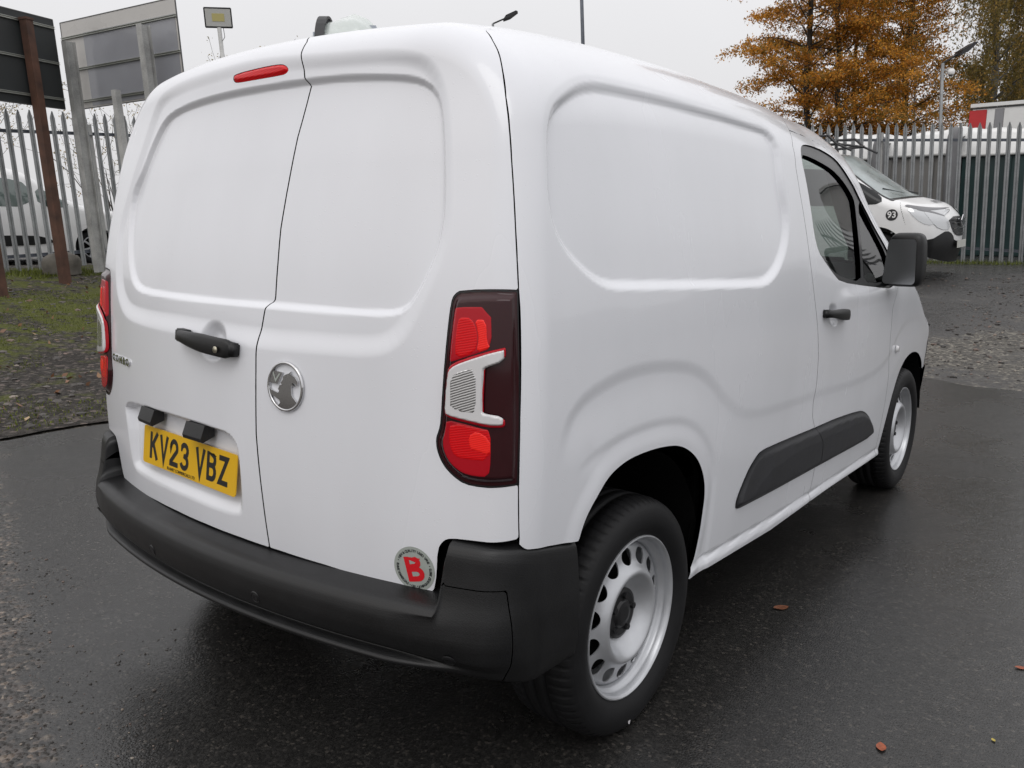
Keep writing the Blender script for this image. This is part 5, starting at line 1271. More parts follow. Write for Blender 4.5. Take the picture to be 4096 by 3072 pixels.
def fence(label, a, b, top_a, top_b, hh, pitch, posts, rail_lo, face, skip=()):
    root = empty('palisade_fence', ((a[0]+b[0])/2, (a[1]+b[1])/2, (top_a+top_b)/2-hh))
    tag(root, label, 'fence')
    bpy.context.view_layer.update()
    inv = root.matrix_world.inverted()
    A = Vector((a[0], a[1], top_a)); B = Vector((b[0], b[1], top_b)); Ln = (B-A).length; d = (B-A)/Ln
    pm = pale_mesh(hh); n = int(Ln/pitch)
    for i in range(n+1):
        if i in skip: continue
        q = A+d*(i*pitch)+UPM*(-hh+rnd.uniform(-.008, .008))
        o = link('pale', pm, root); o.matrix_local = inv @ upright(q, d*face+UPM*rnd.uniform(-.012, .012))
    side = Vector(d).cross(UPM).normalized()*face
    for zr in (hh-.32, rail_lo):
        mb = MB(); mb.prism([(-.025, -.022), (.025, -.022), (.025, -.016), (-.019, -.016), (-.019, .03), (-.025, .03)], A-UPM*(hh-zr)-side*.034, side, UPM, d, Ln)
        o = mb.build('rail', M['galv_dark'], root); o.matrix_local = inv
    for t in posts:
        q = A+d*t-UPM*(hh+.05)-side*.09
        mb = MB(); L_ = hh-.12
        for dx in (-.05, .05): mb.box((0, dx, L_/2), (.055, .006, L_))
        mb.box((0, 0, L_/2), (.005, .094, L_))
        o = mb.build('post', M['galv_light'], root); o.matrix_local = inv @ upright(q, d)
    return root
fence('pale galvanised palisade fence on the left bank, running in front of the silver car', (-11.90, 1.6), (-12.30, 12.6), 3.00, 3.62, 2.40, .168, (1.2, 3.95, 6.7, 9.45), .22, 1)
fence('distant palisade fence far off to the right, beyond the frame, mirrored in the cab window', (4.5, 33.5), (17.5, 35.0), hs(4.5, 33.5)+2.4, hs(17.5, 35)+2.4, 2.40, .162, (2.7, 8.2), .28, 1)
fence('grey galvanised palisade fence across the far side of the yard, white covers behind it', (-12.2, 15.9), (4.0, 17.42), 4.00, 3.12, 2.62, .1605, (1.1, 3.85, 6.6, 9.35, 12.1, 14.85), .28, 1)

# ------------------------------------------------------------------ sign boards on posts (left)
def ubox(mb, P, xdir, w, d, h, up0=0.0):
    """box standing on P along the true vertical"""
    z = UPM; x = Vector(xdir); x = (x-z*x.dot(z)).normalized(); y = z.cross(x); P = Vector(P)+z*up0
    vs = [P+x*(sx*w/2)+y*(sy*d/2)+z*(h*k) for k in (0, 1) for sy in (-1, 1) for sx in (-1, 1)]
    return mb.add(vs, [(0, 2, 3, 1), (4, 5, 7, 6), (0, 1, 5, 4), (2, 6, 7, 3), (0, 4, 6, 2), (1, 3, 7, 5)])
def relto(root, o):
    o.matrix_local = root.matrix_world.inverted(); return o
def board(label, L0, R0, h, mat, posts, postmat, rails, postw, plates=None):
    """board seen from behind: lower corners L0,R0, height h; posts [(foot, top height)] stand on the viewer's side"""
    L0 = Vector(L0); R0 = Vector(R0); d = (R0-L0); W_ = d.length; d.normalize(); nrm = d.cross(UPM).normalized()
    if nrm.dot(Vector((1.9, -1.1, 1.3))-L0) < 0: nrm = -nrm
    f = posts[0][0]; root = empty('sign_board', (f[0], f[1], f[2])); tag(root, label, 'sign board'); bpy.context.view_layer.update()
    mb = MB(); mb.prism([(0, 0), (W_, 0), (W_, h), (0, h)], L0, d, UPM, -nrm, .006); relto(root, mb.build('panel', mat, root))
    mb = MB()
    for (q, e1, l) in ((L0, d, W_), (L0+UPM*h, d, W_), (L0, UPM, h), (R0, UPM, h)):
        ez = e1; ex = nrm; ey = ez.cross(ex); mb.prism([(-.011, -.006), (.004, -.006), (.004, .006), (-.011, .006)], q, ex, ey, ez, l)
    relto(root, mb.build('panel_edge', M['board_frame'], root))
    for zr in rails:
        mb = MB(); mb.prism([(0.001, -.016), (.028, -.016), (.028, -.009), (.012, -.009), (.012, .009), (.028, .009), (.028, .016), (0.001, .016)], L0+UPM*zr, nrm, UPM, d, W_); relto(root, mb.build('rail', M['rail_alu'], root))
    for foot, ht in posts:
        q = Vector(foot); mb = MB(); ubox(mb, q-UPM*.1, d, postw[0], .012, ht+.1); 
        x = d; y = UPM.cross(x).normalized()
        mb2 = MB()
        for s_ in (-1, 1): ubox(mb2, q-UPM*.1+y*(s_*postw[1]/2), d, postw[0], .010, ht+.1)
        ubox(mb2, q-UPM*.1, d, .009, postw[1]-.012, ht+.1)
        if postw[2]:
            mb2 = MB(); ubox(mb2, q-UPM*.1, d, postw[0], postw[1], ht+.1)
        relto(root, mb2.build('post', postmat, root))
        if postw[2]:
            mb3 = MB(); ubox(mb3, q+UPM*(ht), d, postw[0]*1.15, postw[1]*1.15, .03); relto(root, mb3.build('post_cap', postmat, root))
    if plates:
        x0, x1, z0, z1 = plates; mb = MB(); mb.prism([(x0*W_, z0*h), (x1*W_, z0*h), (x1*W_, z1*h), (x0*W_, z1*h)], L0+nrm*.001, d, UPM, nrm, .004); relto(root, mb.build('inner_panel', M['board_blue'], root))
    return root
# dark board, two rusty posts
def foot(x, y): return (x, y, hs(x, y))
dr = Vector((-10.856, 4.64, 3.078)); dl = Vector((-10.474, 3.638, 3.043)); dd_ = (dr-dl).normalized()
board('dark back of a sign board on rusty brown posts at the left edge', dl-dd_*1.1, dr, 1.215, M['board_dark'],
      [((-9.877-.62, 4.199+.06, .66), 3.50), ((-9.70, 3.12, .50), 3.20)], M['rust'], (.13, .62, 1.10), (.115, .115, True))
gl_ = Vector((-11.202, 4.895, 3.12)); gr = Vector((-8.871, 5.326, 3.181))
board('pale grey sign board back with two galvanised posts, right of the dark board', gl_, gl_+(gr-gl_)*1.02, 1.225, M['board_grey'],
      [((-10.62, 4.83, .85), 3.15), ((-9.05, 5.12, .60), 3.45)], M['galv_light'], (.10, .55, 1.0), (.10, .14, False), (.20, .985, .02, .84))
pf = foot(-9.535, 4.885)
o = MB(); ubox(o, Vector(pf)-UPM*.1, (1, .2, 0), .085, .085, 2.83); o = o.build('spare_post', M['galv_light']); 
tag(o, 'free-standing pale square post in front of the pale sign board', 'post')

# ------------------------------------------------------------------ lamps and poles
def floodlight(label, P, aim, w, h, pole_foot=None, pr=.025, lit_face=True, roll=0):
    root = empty('floodlight', P if pole_foot is None else pole_foot); tag(root, label, 'floodlight'); bpy.context.view_layer.update(); inv = root.matrix_world.inverted()
    aim = Vector(aim).normalized(); R = aim.to_track_quat('-Y', 'Z').to_matrix().to_4x4(); Mx = inv @ Matrix.Translation(Vector(P)) @ R @ Matrix.Rotation(roll, 4, 'Y')
    mb = MB(); mb.box((0, .02, 0), (w, .05, h), .008)
    for k in range(7): mb.box((-.36*w+k*w*.12, .055, 0), (.006, .03, h*.75))
    b_ = mb.build('housing', M['flood_black'], root); b_.matrix_local = Mx
    mb = MB(); mb.prism([(-w*.45, -h*.42), (w*.45, -h*.42), (w*.45, h*.42), (-w*.45, h*.42)], (0, -.006, 0), (1, 0, 0), (0, 0, 1), (0, -1, 0), .002)
    r_ = mb.build('reflector', M['flood_glass'], root); r_.matrix_local = Mx
    mb = MB(); mb.prism([(-w*.22, -h*.18), (w*.22, -h*.18), (w*.22, h*.2), (-w*.22, h*.2)], (0, -.0095, 0), (1, 0, 0), (0, 0, 1), (0, -1, 0), .002)
    r_ = mb.build('led_chip', M['flood_led'], root); r_.matrix_local = Mx
    if pole_foot is not None:
        mb = MB(); mb.tube(Vector(pole_foot)-UPM*.1, Vector(P)-UPM*(h*.5+.0), pr, n=12); q = mb.build('pole', M['galv_light'], root, True); q.matrix_local = inv
        mb = MB(); pts = [Vector(P)-UPM*(h*.5)+Vector((.05, .03, 0)), Vector(P)-UPM*(h*.5+.12)+Vector((.06, .03, 0)), Vector(P)-UPM*(h*.5+.2), Vector(P)-UPM*(h*.5+.45)-Vector((.045, .02, 0)), Vector(P)-UPM*(h*.5+1.2)-Vector((.03, .02, 0))]
        for a_, b2 in zip(pts, pts[1:]): mb.tube(a_, b2, .004, n=6)
        mb.box(pts[3], (.035, .035, .09), .004)
        q = mb.build('cable', M['flood_black'], root); q.matrix_local = inv
    return root
P = Vector((-8.43, 5.64, 4.155)); dirc = Vector((1.9, -1.1, 1.2))-P
floodlight('black framed floodlight on a thin grey pole, facing us above the van roof', P, dirc+Vector((0, 0, 1.0)), .355, .255, pole_foot=Vector((-8.27, 5.80, hs(-8.3, 5.8))), pr=.028, roll=math.radians(-3))
# slim lamp column running out of the top of the picture
q = Vector((-14.60, 23.62, 7.72)); ft = q-UPM*(7.72-hs(-14.4, 23.9))
root = empty('lamp_column', ft); tag(root, 'tall slim grey lamp column rising behind the roof, cut by the top of the picture', 'lamp post'); bpy.context.view_layer.update()
mb = MB(); mb.tube((0, 0, 0), UPM*1.6, .11, .11, 12); mb.tube(UPM*1.6, UPM*10.5, .075, .055, 12); mb.build('column', M['galv_dark'], root, True)
mb = MB(); mb.tube(UPM*10.5, UPM*10.8+Vector((1.0, .3, 0)), .04, .035, 8); mb.box(UPM*10.8+Vector((1.25, .38, .0)), (.6, .2, .1), .03); mb.build('lantern', M['galv_dark'], root)
# small angled lamp head seen just over the roof edge
def lamp_mast(label, top, head_dir, ht_extra=0.0, s=1.0):
    top = Vector(top); ft = Vector((top.x+.031*6, top.y+.041*6, hs(top.x, top.y)))
    root = empty('angled_lamp', ft); tag(root, label, 'lamp post'); bpy.context.view_layer.update(); inv = root.matrix_world.inverted()
    hd = Vector(head_dir).normalized(); tip = top+hd*.35*s
    mb = MB(); mb.tube(ft, top, .035*s, n=8); relto(root, mb.build('pole', M['galv'], root, True))
    mb = MB(); mb.tube(top, tip, .022*s, n=6); relto(root, mb.build('arm', M['flood_black'], root))
    mb = MB(); sd_ = hd.cross(UPM).normalized(); u_ = sd_.cross(hd)
    mb.prism([(-.20*s, -.035*s), (-.08*s, .045*s), (.22*s, .05*s), (.26*s, .01*s), (.0, -.05*s)], tip+hd*.15*s-sd_*.14*s, hd, u_, sd_, .28*s)
    relto(root, mb.build('lamp_head', M['flood_black'], root))
    return root
lamp_mast('small black angled lamp head just above the van roof edge', (-13.0, 16.9, 6.83), (.75, .55, .38), s=.95)
r_ = lamp_mast('grey pole with a black angled floodlight and a dome camera in front of the birch', (-3.46, 24.15, 5.82), (.7, .6, .55), s=1.25)
mb = MB(); a_ = Vector((-3.45, 24.15, 5.62)); b_ = Vector((-3.28, 24.3, 5.70)); mb.tube(a_, b_, .02, n=6); relto(r_, mb.build('camera_arm', M['galv_light'], r_))
bm = bmesh.new(); bmesh.ops.create_uvsphere(bm, u_segments=16, v_segments=10, radius=.10)
for v_ in bm.verts:
    if v_.co.z > 0: v_.co.z *= .9
me = bpy.data.meshes.new('dome_camera'); bm.to_mesh(me); bm.free(); me.materials.append(M['tarp_white']); me.shade_smooth(); o = link('dome_camera', me, r_); o.matrix_local = r_.matrix_world.inverted() @ Matrix.Translation((-3.27, 24.30, 5.60))
mb = MB(); mb.tube((-3.27, 24.30, 5.50), (-3.27, 24.30, 5.56), .05, .085, 14); relto(r_, mb.build('camera_lens', M['flood_black'], r_))
ft = Vector((-4.80, 28.10, hs(-4.8, 28.1))); root = empty('twin_arm_pole', ft); tag(root, 'thin pale pole with a short crossbar among the orange leaves', 'lamp post')
mb = MB(); mb.tube((0, 0, 0), Vector((-5.05, 27.9, 7.38))-ft, .045, .035, 8); mb.build('pole', M['galv_light'], root, True)
mb = MB(); mb.box(Vector((-5.08, 28.45, 7.40))-ft, (.75, .16, .06), 0, Matrix.Rotation(.6, 3, 'Z')); mb.build('crossbar', M['galv_light'], root)

# ------------------------------------------------------------------ background vehicles
def far_wheel(par, P, r, spokes=0, side=1):
    vs, fs = lathe([(-.10, r*.62), (.0, r*.64), (.012, r*.75), (.008, r*.93), (-.02, r), (-.18, r), (-.2, r*.8)], 40)
    mb = MB(); mb.add(vs, fs); t = mb.build('wheel', M['rubber'], par, True); t.matrix_local = Matrix.Translation(P) @ Matrix.Rotation(0 if side > 0 else math.pi, 4, 'Z')
    mb = MB(); vs, fs = lathe([(.002, r*.66), (.004, r*.62), (-.02, r*.58), (-.05, r*.57)], 40); mb.add(vs, fs)
    for i in range(spokes or 5):
        a = 2*math.pi*i/(spokes or 5); m3 = Matrix.Rotation(a, 3, 'X'); mb.box(m3 @ Vector((-.012, 0, r*.33)), (.02, r*(.10 if spokes else .3), r*.56), 0, m3)
    mb.tube((-.03, 0, 0), (.0, 0, 0), r*.16, n=16); mb.build('hub_cap', M['rim'], t)
    mb = MB(); vs, fs = lathe([(-.06, r*.6), (-.06, .01)], 24); mb.add(vs, fs); mb.build('wheel_back', M['liner'], t)
    return t
def vehicle(name, label, cat, loc, rotz, body, spec, scale=1.0):
    root = empty(name, loc); tag(root, label, cat)
    z = UPM; x = Vector((math.cos(rotz), math.sin(rotz), 0)); x = (x-z*x.dot(z)).normalized(); y = z.cross(x)
    root.rotation_euler = Matrix((x, y, z)).transposed().to_euler(); root.scale = (scale,)*3
    arches = spec['arches']; R_ = spec['R']
    def archd(P): return np.min([np.hypot(P[:, 1]-a, (P[:, 2]-spec['wr'])) for a in arches], axis=0)
    bz0 = spec['bottom']; bmk = spec['black_z']
    def sdisp(P, u, v): return spec['disp'](P) if 'disp' in spec else 0.0*P[:, 0]
    S = disp_surface(body, 'side', sdisp)
    yF, yR = spec['yF'], spec['yR']
    for mir in (False, True):
        kw = dict(mirror=mir)
        sb = build_patch('side_body', spec['mat'], root, S, lambda P, u, v: np.maximum(np.maximum(bz0-P[:, 2], .55-P[:, 0]), R_-archd(P)), yR, yF, .2, 2.1, .03, .03, rim=.02, **kw)
        for nm, polys, mt, off in spec['side_parts']:
            for pl in polys:
                pc = chaikin(np.array([[q[0], 1+.93*math.atan2(q[1]-1, .9)] for q in pl]), 1)
                build_patch(nm, M[mt], sb, disp_surface(body, 'side', lambda P, u, v: sdisp(P, u, v)+off), lambda P, u, v: np.maximum(psdf(pc, u, v), R_+.004-archd(P)), pc[:, 0].min()-.02, pc[:, 0].max()+.02, pc[:, 1].min()-.02, pc[:, 1].max()+.02, *((.02, .02) if np.ptp(pc[:, 0]) > .15 else (.0025, .03)), rim=.004, **kw)
        for a in arches: far_wheel(root, Vector(((1 if not mir else -1)*spec['track'], a, spec['wr'])), spec['wr'], spec.get('spokes', 0), 1 if not mir else -1)
    build_patch('roof_and_bonnet', spec['mat'], root, disp_surface(body, 'roof', lambda P, x, y: 0*x), lambda P, x, y: np.abs(x)-.56, -.6, .6, yR, yF, .05, .05)
    for nm, y0, y1, xb, mt, off in spec['top_parts']:
        build_patch(nm, M[mt], root, disp_surface(body, 'roof', lambda P, x, y: 0*x+off), lambda P, x, y: np.maximum(np.maximum(np.abs(x)-np.interp(y, [y0, y1], xb), y0+.12*0-y+(-.20*x*x)), y-y1+.22*x*x), -.95, .95, y0-.3, y1+.1, .03, .03, rim=.006)
    bf = build_patch('front_end', spec['mat'], root, disp_surface(body, 'front', lambda P, u, v: 0*u), lambda P, u, v: np.maximum(bz0-P[:, 2], yF-.02-P[:, 1]), -1.6, 1.6, -.6, .7, .03, .03, flip=True)
    for nm, polys, mt, off in spec['front_parts']:
        for pl in polys:
            pc = chaikin(np.array(pl), 1)
            build_patch(nm, M[mt], bf, disp_surface(body, 'front', lambda P, u, v: 0*u+off), lambda P, u, v: psdf(pc, P[:, 0], P[:, 2]), -1.6, 1.6, -.6, .7, .012, .012, rim=.01, flip=True)
    build_patch('rear_end', spec['mat'], root, disp_surface(body, 'rear', lambda P, u, v: 0*u), lambda P, u, v: np.maximum(bz0-P[:, 2], P[:, 1]-yR-.03), -1.2, 1.2, -.3, 2.0, .06, .06) if spec.get('rear') else None
    mb = MB(); mb.box((0, (yF+yR)/2, .42), (1.1, yF-yR-.3, .3)); mb.build('underbody', M['liner'], root)
    return root

# panel van facing right in the yard
B2 = Body(HZ=[.2,.5,.8,1.1,1.3,1.6,1.9,2.2], HW=[.93,.965,.975,.965,.95,.90,.82,.74],
          TY=[-3.9,-3.0,-1.5,-.9,-.75,-.45,-.1,.2,.35,.55,.75,.88,1.0], TT=[1.93,1.97,1.97,1.94,1.90,1.70,1.44,1.24,1.18,1.12,1.04,.97,.90],
          RZ=[0, 3], YR=[-3.95,-3.9], CR=.05, KR=.06, RR=.08, R0=.16, R1=.13, tr=0, yr1=-9, tf=.06, yf1=-.2, ng=.05, yg=-1.5, zb=1.15, yw=-1.2,
          FZ=[.2,.45,.75,1.1], FY=[.90,.96,.95,.84], KF=.34, RF=.16, yF=0.0)
# the charts aim from y=0,z~1: fine for this body because its front axle is the origin
B2.rear = lambda u, v: B2.project(np.array([0, -2.6, 1.0]), np.stack([u, -np.ones_like(u), (v-1)], 1), .2, 2.2)
spec = dict(mat=M['paint_far'], arches=[0.0, -3.1], R=.42, wr=.335, bottom=.17, black_z=.5, yF=.62, yR=-3.8, track=.83, rear=True,
  side_parts=[('door_window', [[(-1.3, 1.12), (-.05, 1.07), (.10, 1.14), (-.12, 1.36), (-.56, 1.64), (-.80, 1.70), (-1.3, 1.74)]], 'dark_glass', .003),
              ('lower_cladding', [[(-2.5, .24), (-.46, .24), (-.46, .36), (-2.5, .38)]], 'black_plastic', .006),
              ('wheel_arch_trim', [[(.40, .24), (.70, .24), (.70, .55), (.58, .60), (.46, .62), (.40, .58)]], 'black_plastic', .006),
              ('door_seam', [[(-.225, .3), (-.219, .3), (-.219, 1.05), (-.225, 1.05)], [(-.36, 1.07), (-.352, 1.07), (-.31, 1.40), (-.318, 1.40)]], 'liner', .002),
              ('headlight_side', [[(.40, 1.03), (.60, .99), (.80, .93), (.86, .80), (.80, .70), (.68, .74), (.54, .86)]], 'headlight', .006),
              ('headlight_bezel', [[(.34, 1.07), (.44, 1.06), (.84, .97), (.84, .92), (.6, .97), (.42, 1.03)]], 'lorry_grey', .009),
              ('wing_seam', [[(.30, 1.12), (.308, 1.12), (.42, .78), (.412, .78)]], 'liner', .002)],
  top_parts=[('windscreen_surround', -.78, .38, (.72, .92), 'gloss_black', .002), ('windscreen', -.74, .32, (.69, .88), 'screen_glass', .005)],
  front_parts=[('lower_bumper', [[(-1.1, .1), (1.1, .1), (1.1, .52), (.80, .54), (.66, .60), (.50, .66), (.34, .60), (.26, .48), (-.26, .48), (-.34, .60), (-.50, .66), (-.66, .60), (-.80, .54), (-1.1, .52)]], 'black_plastic', .006),
               ('grille', [[(-.42, .86), (.42, .86), (.36, .66), (.22, .56), (-.22, .56), (-.36, .66)]], 'gloss_black', .006),
               ('headlight', [[(s*.40, .66), (s*.44, .86), (s*.66, .93), (s*.84, .98), (s*.80, .80), (s*.66, .68)] for s in (1, -1)], 'headlight', .007),
               ('headlight_bezel', [[(s*.44, .86), (s*.50, .90), (s*.90, 1.03), (s*.90, .98), (s*.66, .92)] for s in (1, -1)], 'lorry_grey', .009)])
tv = vehicle('parked_van', 'white van facing right in the far yard, black lower bumper, number 93 on its wing', 'van', (-1.75, 13.85, .715), math.radians(-91.5), B2, spec, 1.03)
for zz_ in (.60, .68, .76, .82):
    mb = MB(); mb.box((0, .955-.3*0, zz_), (.62 if zz_ > .65 else .4, .03, .012)); mb.build('grille_bar', M['chrome'], tv)
mb = MB(); mb.prism([(-.045, -.07), (.045, -.07), (.09, .02), (.0, .10), (-.09, .02)], (0, .985, .78), (1, 0, 0), (0, 0, 1), (0, 1, 0), .012); mb.build('nose_badge', M['chrome'], tv)
mb = MB(); mb.box((0, .99, .44), (.52, .012, .11)); mb.build('number_plate', plain('white_number_plate', (.6, .6, .56), .4), tv)
bx = B2.side(np.array([.22]), np.array([1+.93*math.atan2(.93-1, .9)])); bn = Vector(B2.normal(bx)[0]); Rb = bn.to_track_quat('Z', 'Y').to_matrix().to_4x4()
for mir in (0,):
    mb = MB(); mb.tube((0, 0, .0), (0, 0, .004), .085, n=28); o = mb.build('number_disc', M['flood_black'], tv); o.matrix_local = Matrix.Translation(Vector(bx[0])) @ Rb
    o = link('number_93', text_mesh('number_93', '93', .13, M['tarp_white'], ext=.0005, bold=.003), tv)
    xx = Vector((0, 1, 0)); zz = bn.cross(xx).normalized(); zz = zz if zz.z > 0 else -zz; xx = zz.cross(bn).normalized()
    o.matrix_local = Matrix.Translation(Vector(bx[0])+bn*.0048) @ Matrix((xx, zz, bn)).transposed().to_4x4()
rack = MB()
for x_ in (-.62, .62): rack.tube((x_, -3.2, 2.06), (x_, -1.25, 2.06), .022, n=8)
for y_ in (-3.1, -2.4, -1.75, -1.28): rack.tube((-.66, y_, 2.06), (.66, y_, 2.06), .02, n=8)
for x_ in (-.66, .66):
    rack.tube((x_, -1.28, 2.06), (x_, -1.42, 2.20), .02, n=8); rack.tube((x_, -1.42, 2.20), (x_, -1.72, 2.21), .02, n=8); rack.tube((x_, -1.72, 2.21), (x_, -1.75, 2.04), .02, n=8); rack.tube((x_, -1.28, 2.06), (x_, -1.05, 1.94), .018, n=8)
    for y_ in (-3.1, -1.75): rack.box((x_, y_, 2.0), (.05, .1, .09))
rack.v = [(a, b+.55, c) for a, b, c in rack.v]; rack.build('roof_rack', M['flood_black'], tv)
bb = MB(); bb.box((.45, -1.85, 2.12), (.22, .16, .13), .01); bb.box((.45, -2.15, 2.12), (.12, .12, .10), .01); bb.v = [(a, b+.55, c) for a, b, c in bb.v]; bb.build('roof_beacon', M['tarp_white'], tv)
wp = MB(); wp.tube((.20, .18, 1.245), (.62, -.02, 1.33), .010, n=5); wp.tube((-.45, .22, 1.24), (.05, .05, 1.31), .010, n=5); wp.build('wiper', M['flood_black'], tv)
# printed lettering on the bonnet: grey strip with darker marks
q0 = B2.roof(np.array([.10]), np.array([.62]))[0]; qn = Vector(B2.normal(q0[None])[0]); fx = Vector((0, 1, 0)); fx = (fx-qn*fx.dot(qn)).normalized(); fy = qn.cross(fx)
me = text_mesh('bonnet_lettering', 'IIILHII', .15, M['lorry_grey'], ext=0.0003, bold=.004); o = link('bonnet_lettering', me, tv)
o.matrix_local = Matrix.Translation(Vector(q0)+qn*.006) @ Matrix((-fy, fx, qn)).transposed().to_4x4()

# silver-white people carrier behind the left fence, facing right
B3 = Body(HZ=[.2,.5,.8,1.0,1.2,1.5,1.8,2.1], HW=[.88,.905,.915,.905,.88,.80,.70,.62],
          TY=[-3.4,-2.6,-1.8,-1.3,-.95,-.6,-.25,.05,.25,.5,.7,.82,.95], TT=[1.74,1.80,1.80,1.76,1.66,1.44,1.22,1.09,1.05,1.0,.93,.85,.78],
          RZ=[0, 3], YR=[-3.5,-3.35], CR=.06, KR=.08, RR=.08, R0=.14, R1=.12, tr=0, yr1=-9, tf=.05, yf1=-.2, ng=.03, yg=-1.5, zb=1.05, yw=-1.2,
          FZ=[.2,.45,.7,1.0], FY=[.85,.90,.88,.76], KF=.32, RF=.15, yF=0.0)
B3.rear = lambda u, v: B3.project(np.array([0, -2.3, 1.0]), np.stack([u, -np.ones_like(u), (v-1)], 1), .2, 2.2)
spec3 = dict(mat=M['paint_far'], arches=[0.0, -2.7], R=.37, wr=.31, bottom=.22, black_z=.5, yF=.60, yR=-3.3, track=.79, rear=True, spokes=7,
  side_parts=[('side_window', [[(-1.95, 1.08), (-.98, 1.05), (-.98, 1.50), (-1.35, 1.63), (-1.95, 1.67)], [(-2.9, 1.12), (-2.03, 1.09), (-2.03, 1.67), (-2.9, 1.62)], [(-.90, 1.05), (-.30, 1.02), (-.62, 1.28), (-.90, 1.44)]], 'car_glass', .003),
              ('rubbing_strip', [[(-2.3, .40), (-.66, .40), (-.80, .50), (-1.05, .575), (-2.3, .60)]], 'black_plastic', .012),
              ('door_seam', [[(-.46, .3), (-.452, .3), (-.452, 1.0), (-.46, 1.0)]], 'liner', .002)],
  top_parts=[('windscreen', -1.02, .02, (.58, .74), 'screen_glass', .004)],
  front_parts=[('lower_grille', [[(-.6, .25), (.6, .25), (.55, .42), (-.55, .42)]], 'gloss_black', .005), ('headlight', [[(s*.42, .62), (s*.46, .74), (s*.78, .84), (s*.78, .70)] for s in (1, -1)], 'headlight', .006)])
cv = vehicle('parked_car', 'white people carrier parked behind the left palisade fence, alloy wheel showing', 'car', (-14.55, 6.25, .73), 0.0, B3, spec3, 1.0)
mm = MB(); mm.box((.96, -.72, 1.12), (.16, .10, .15), .04); mm.build('door_mirror', M['flood_black'], cv, True)

# ------------------------------------------------------------------ covered containers and lorry behind the right fence
def container(label, x0, x1, y0, dep, zc, ztop, matname, bulge):
    root = empty('covered_container', ((x0+x1)/2, y0, hs((x0+x1)/2, y0))); tag(root, label, 'container', 'white topped containers behind the far fence'); bpy.context.view_layer.update()
    g0 = hs((x0+x1)/2, y0); mb = MB()
    mb.box(((x0+x1)/2, y0+dep/2, (g0+zc)/2-.02), (x1-x0, dep, zc-g0), .03)
    n = int((x1-x0)/.42)
    relto(root, mb.build('container_body', M[matname], root))
    for i in range(n+1):
        mb = MB(); mb.box((x0+.05+(x1-x0-.1)*i/n, y0-.02, (g0+zc)/2-.06), (.07, .05, zc-g0-.15)); relto(root, mb.build('rib', M[matname], root))
    nx, ny = 40, 10; vs = []; Hb = ztop-zc
    for i in range(nx+1):
        for j in range(ny+1):
            a = math.pi*j/ny; x = x0-.05+(x1-x0+.1)*i/nx; e = min(1, min(i, nx-i)/1.5)**.5
            w_ = .05*math.sin(3.1*x+2)+.03*math.sin(8.3*x)
            vs.append((x, y0+dep/2-math.cos(a)*(dep/2+.05), zc-.10+(Hb+.10+w_)*math.sin(a)**.25*(.7+.3*e)))
    fs = [(i*(ny+1)+j, (i+1)*(ny+1)+j, (i+1)*(ny+1)+j+1, i*(ny+1)+j+1) for i in range(nx) for j in range(ny)]
    me = mesh_from('cover', vs, fs, M['tarp_white'], smooth=True); o = link('cover', me, root); relto(root, o)
    mb = MB(); mb.tube((x0-.05, y0-.07, zc-.08), (x1+.05, y0-.07, zc-.08), .03, n=8); relto(root, mb.build('cover_hem', M['galv_light'], root))
    return root
container('grey container with a bulging white plastic cover, left one behind the fence', -6.4, -3.47, 19.2, 2.2, 3.10, 3.62, 'bin_grey', .2)
container('middle grey container with a white cover and domed ends behind the fence', -3.45, -2.02, 19.6, 2.2, 3.15, 3.66, 'bin_grey', .2)
container('dark green container with a white cover at the right end of the row', -1.98, 1.6, 19.9, 2.2, 3.12, 3.70, 'bin_green', .2)
for (x, y, z, lb) in ((-3.52, 19.1, 3.52, 'grey domed tank between the first two covered containers'), (-2.05, 19.3, 3.62, 'grey domed tank beside the dark green container')):
    bm = bmesh.new(); bmesh.ops.create_uvsphere(bm, u_segments=24, v_segments=12, radius=1)
    g0 = hs(x, y)
    for v_ in bm.verts: v_.co = Vector((v_.co.x*.15, v_.co.y*.22, (v_.co.z*.30+z-g0-.30) if v_.co.z > 0 else (z-g0-.30)*(1+v_.co.z)))
    me = bpy.data.meshes.new('domed_tank'); bm.to_mesh(me); bm.free(); me.materials.append(M['tank']); me.shade_smooth(); o = link('domed_tank', me, loc=(x, y, g0)); tag(o, lb, 'tank')
g0 = hs(-1, 24); root = empty('box_lorry', (-1.0, 24.6, g0)); tag(root, 'box lorry body with a red end panel and white and grey stripes beyond the fence', 'lorry'); bpy.context.view_layer.update()
def lpanel(nm, xa, xb, za, zb, mt, off): mb = MB(); mb.box(((xa+xb)/2, 23.42-off, (za+zb)/2), (xb-xa, .03, zb-za), .005); relto(root, mb.build(nm, M[mt], root))
mb = MB(); mb.box((.55, 24.7, 3.0), (6.2, 2.5, 2.96), .04); relto(root, mb.build('cargo_box', M['lorry_white'], root))
lpanel('red_panel', -2.56, -2.17, 3.6, 4.44, 'lorry_red', .03); lpanel('white_panel', -2.165, -1.99, 3.6, 4.44, 'lorry_white', .03); lpanel('grey_panel', -1.985, -1.79, 3.6, 4.44, 'lorry_grey', .03); lpanel('long_white_panel', -1.785, 2.5, 3.6, 4.44, 'lorry_white', .03)
lpanel('roof_rail', -2.55, 3.6, 4.46, 4.50, 'flood_black', .05); lpanel('roof_edge', -2.55, 3.6, 4.51, 4.60, 'lorry_white', .04)
for x in (-1.6, .4, 2.6):
    mb = MB(); mb.tube((x, 23.4, g0+.45), (x, 23.7, g0+.45), .45, n=24); relto(root, mb.build('wheel', M['rubber'], root))

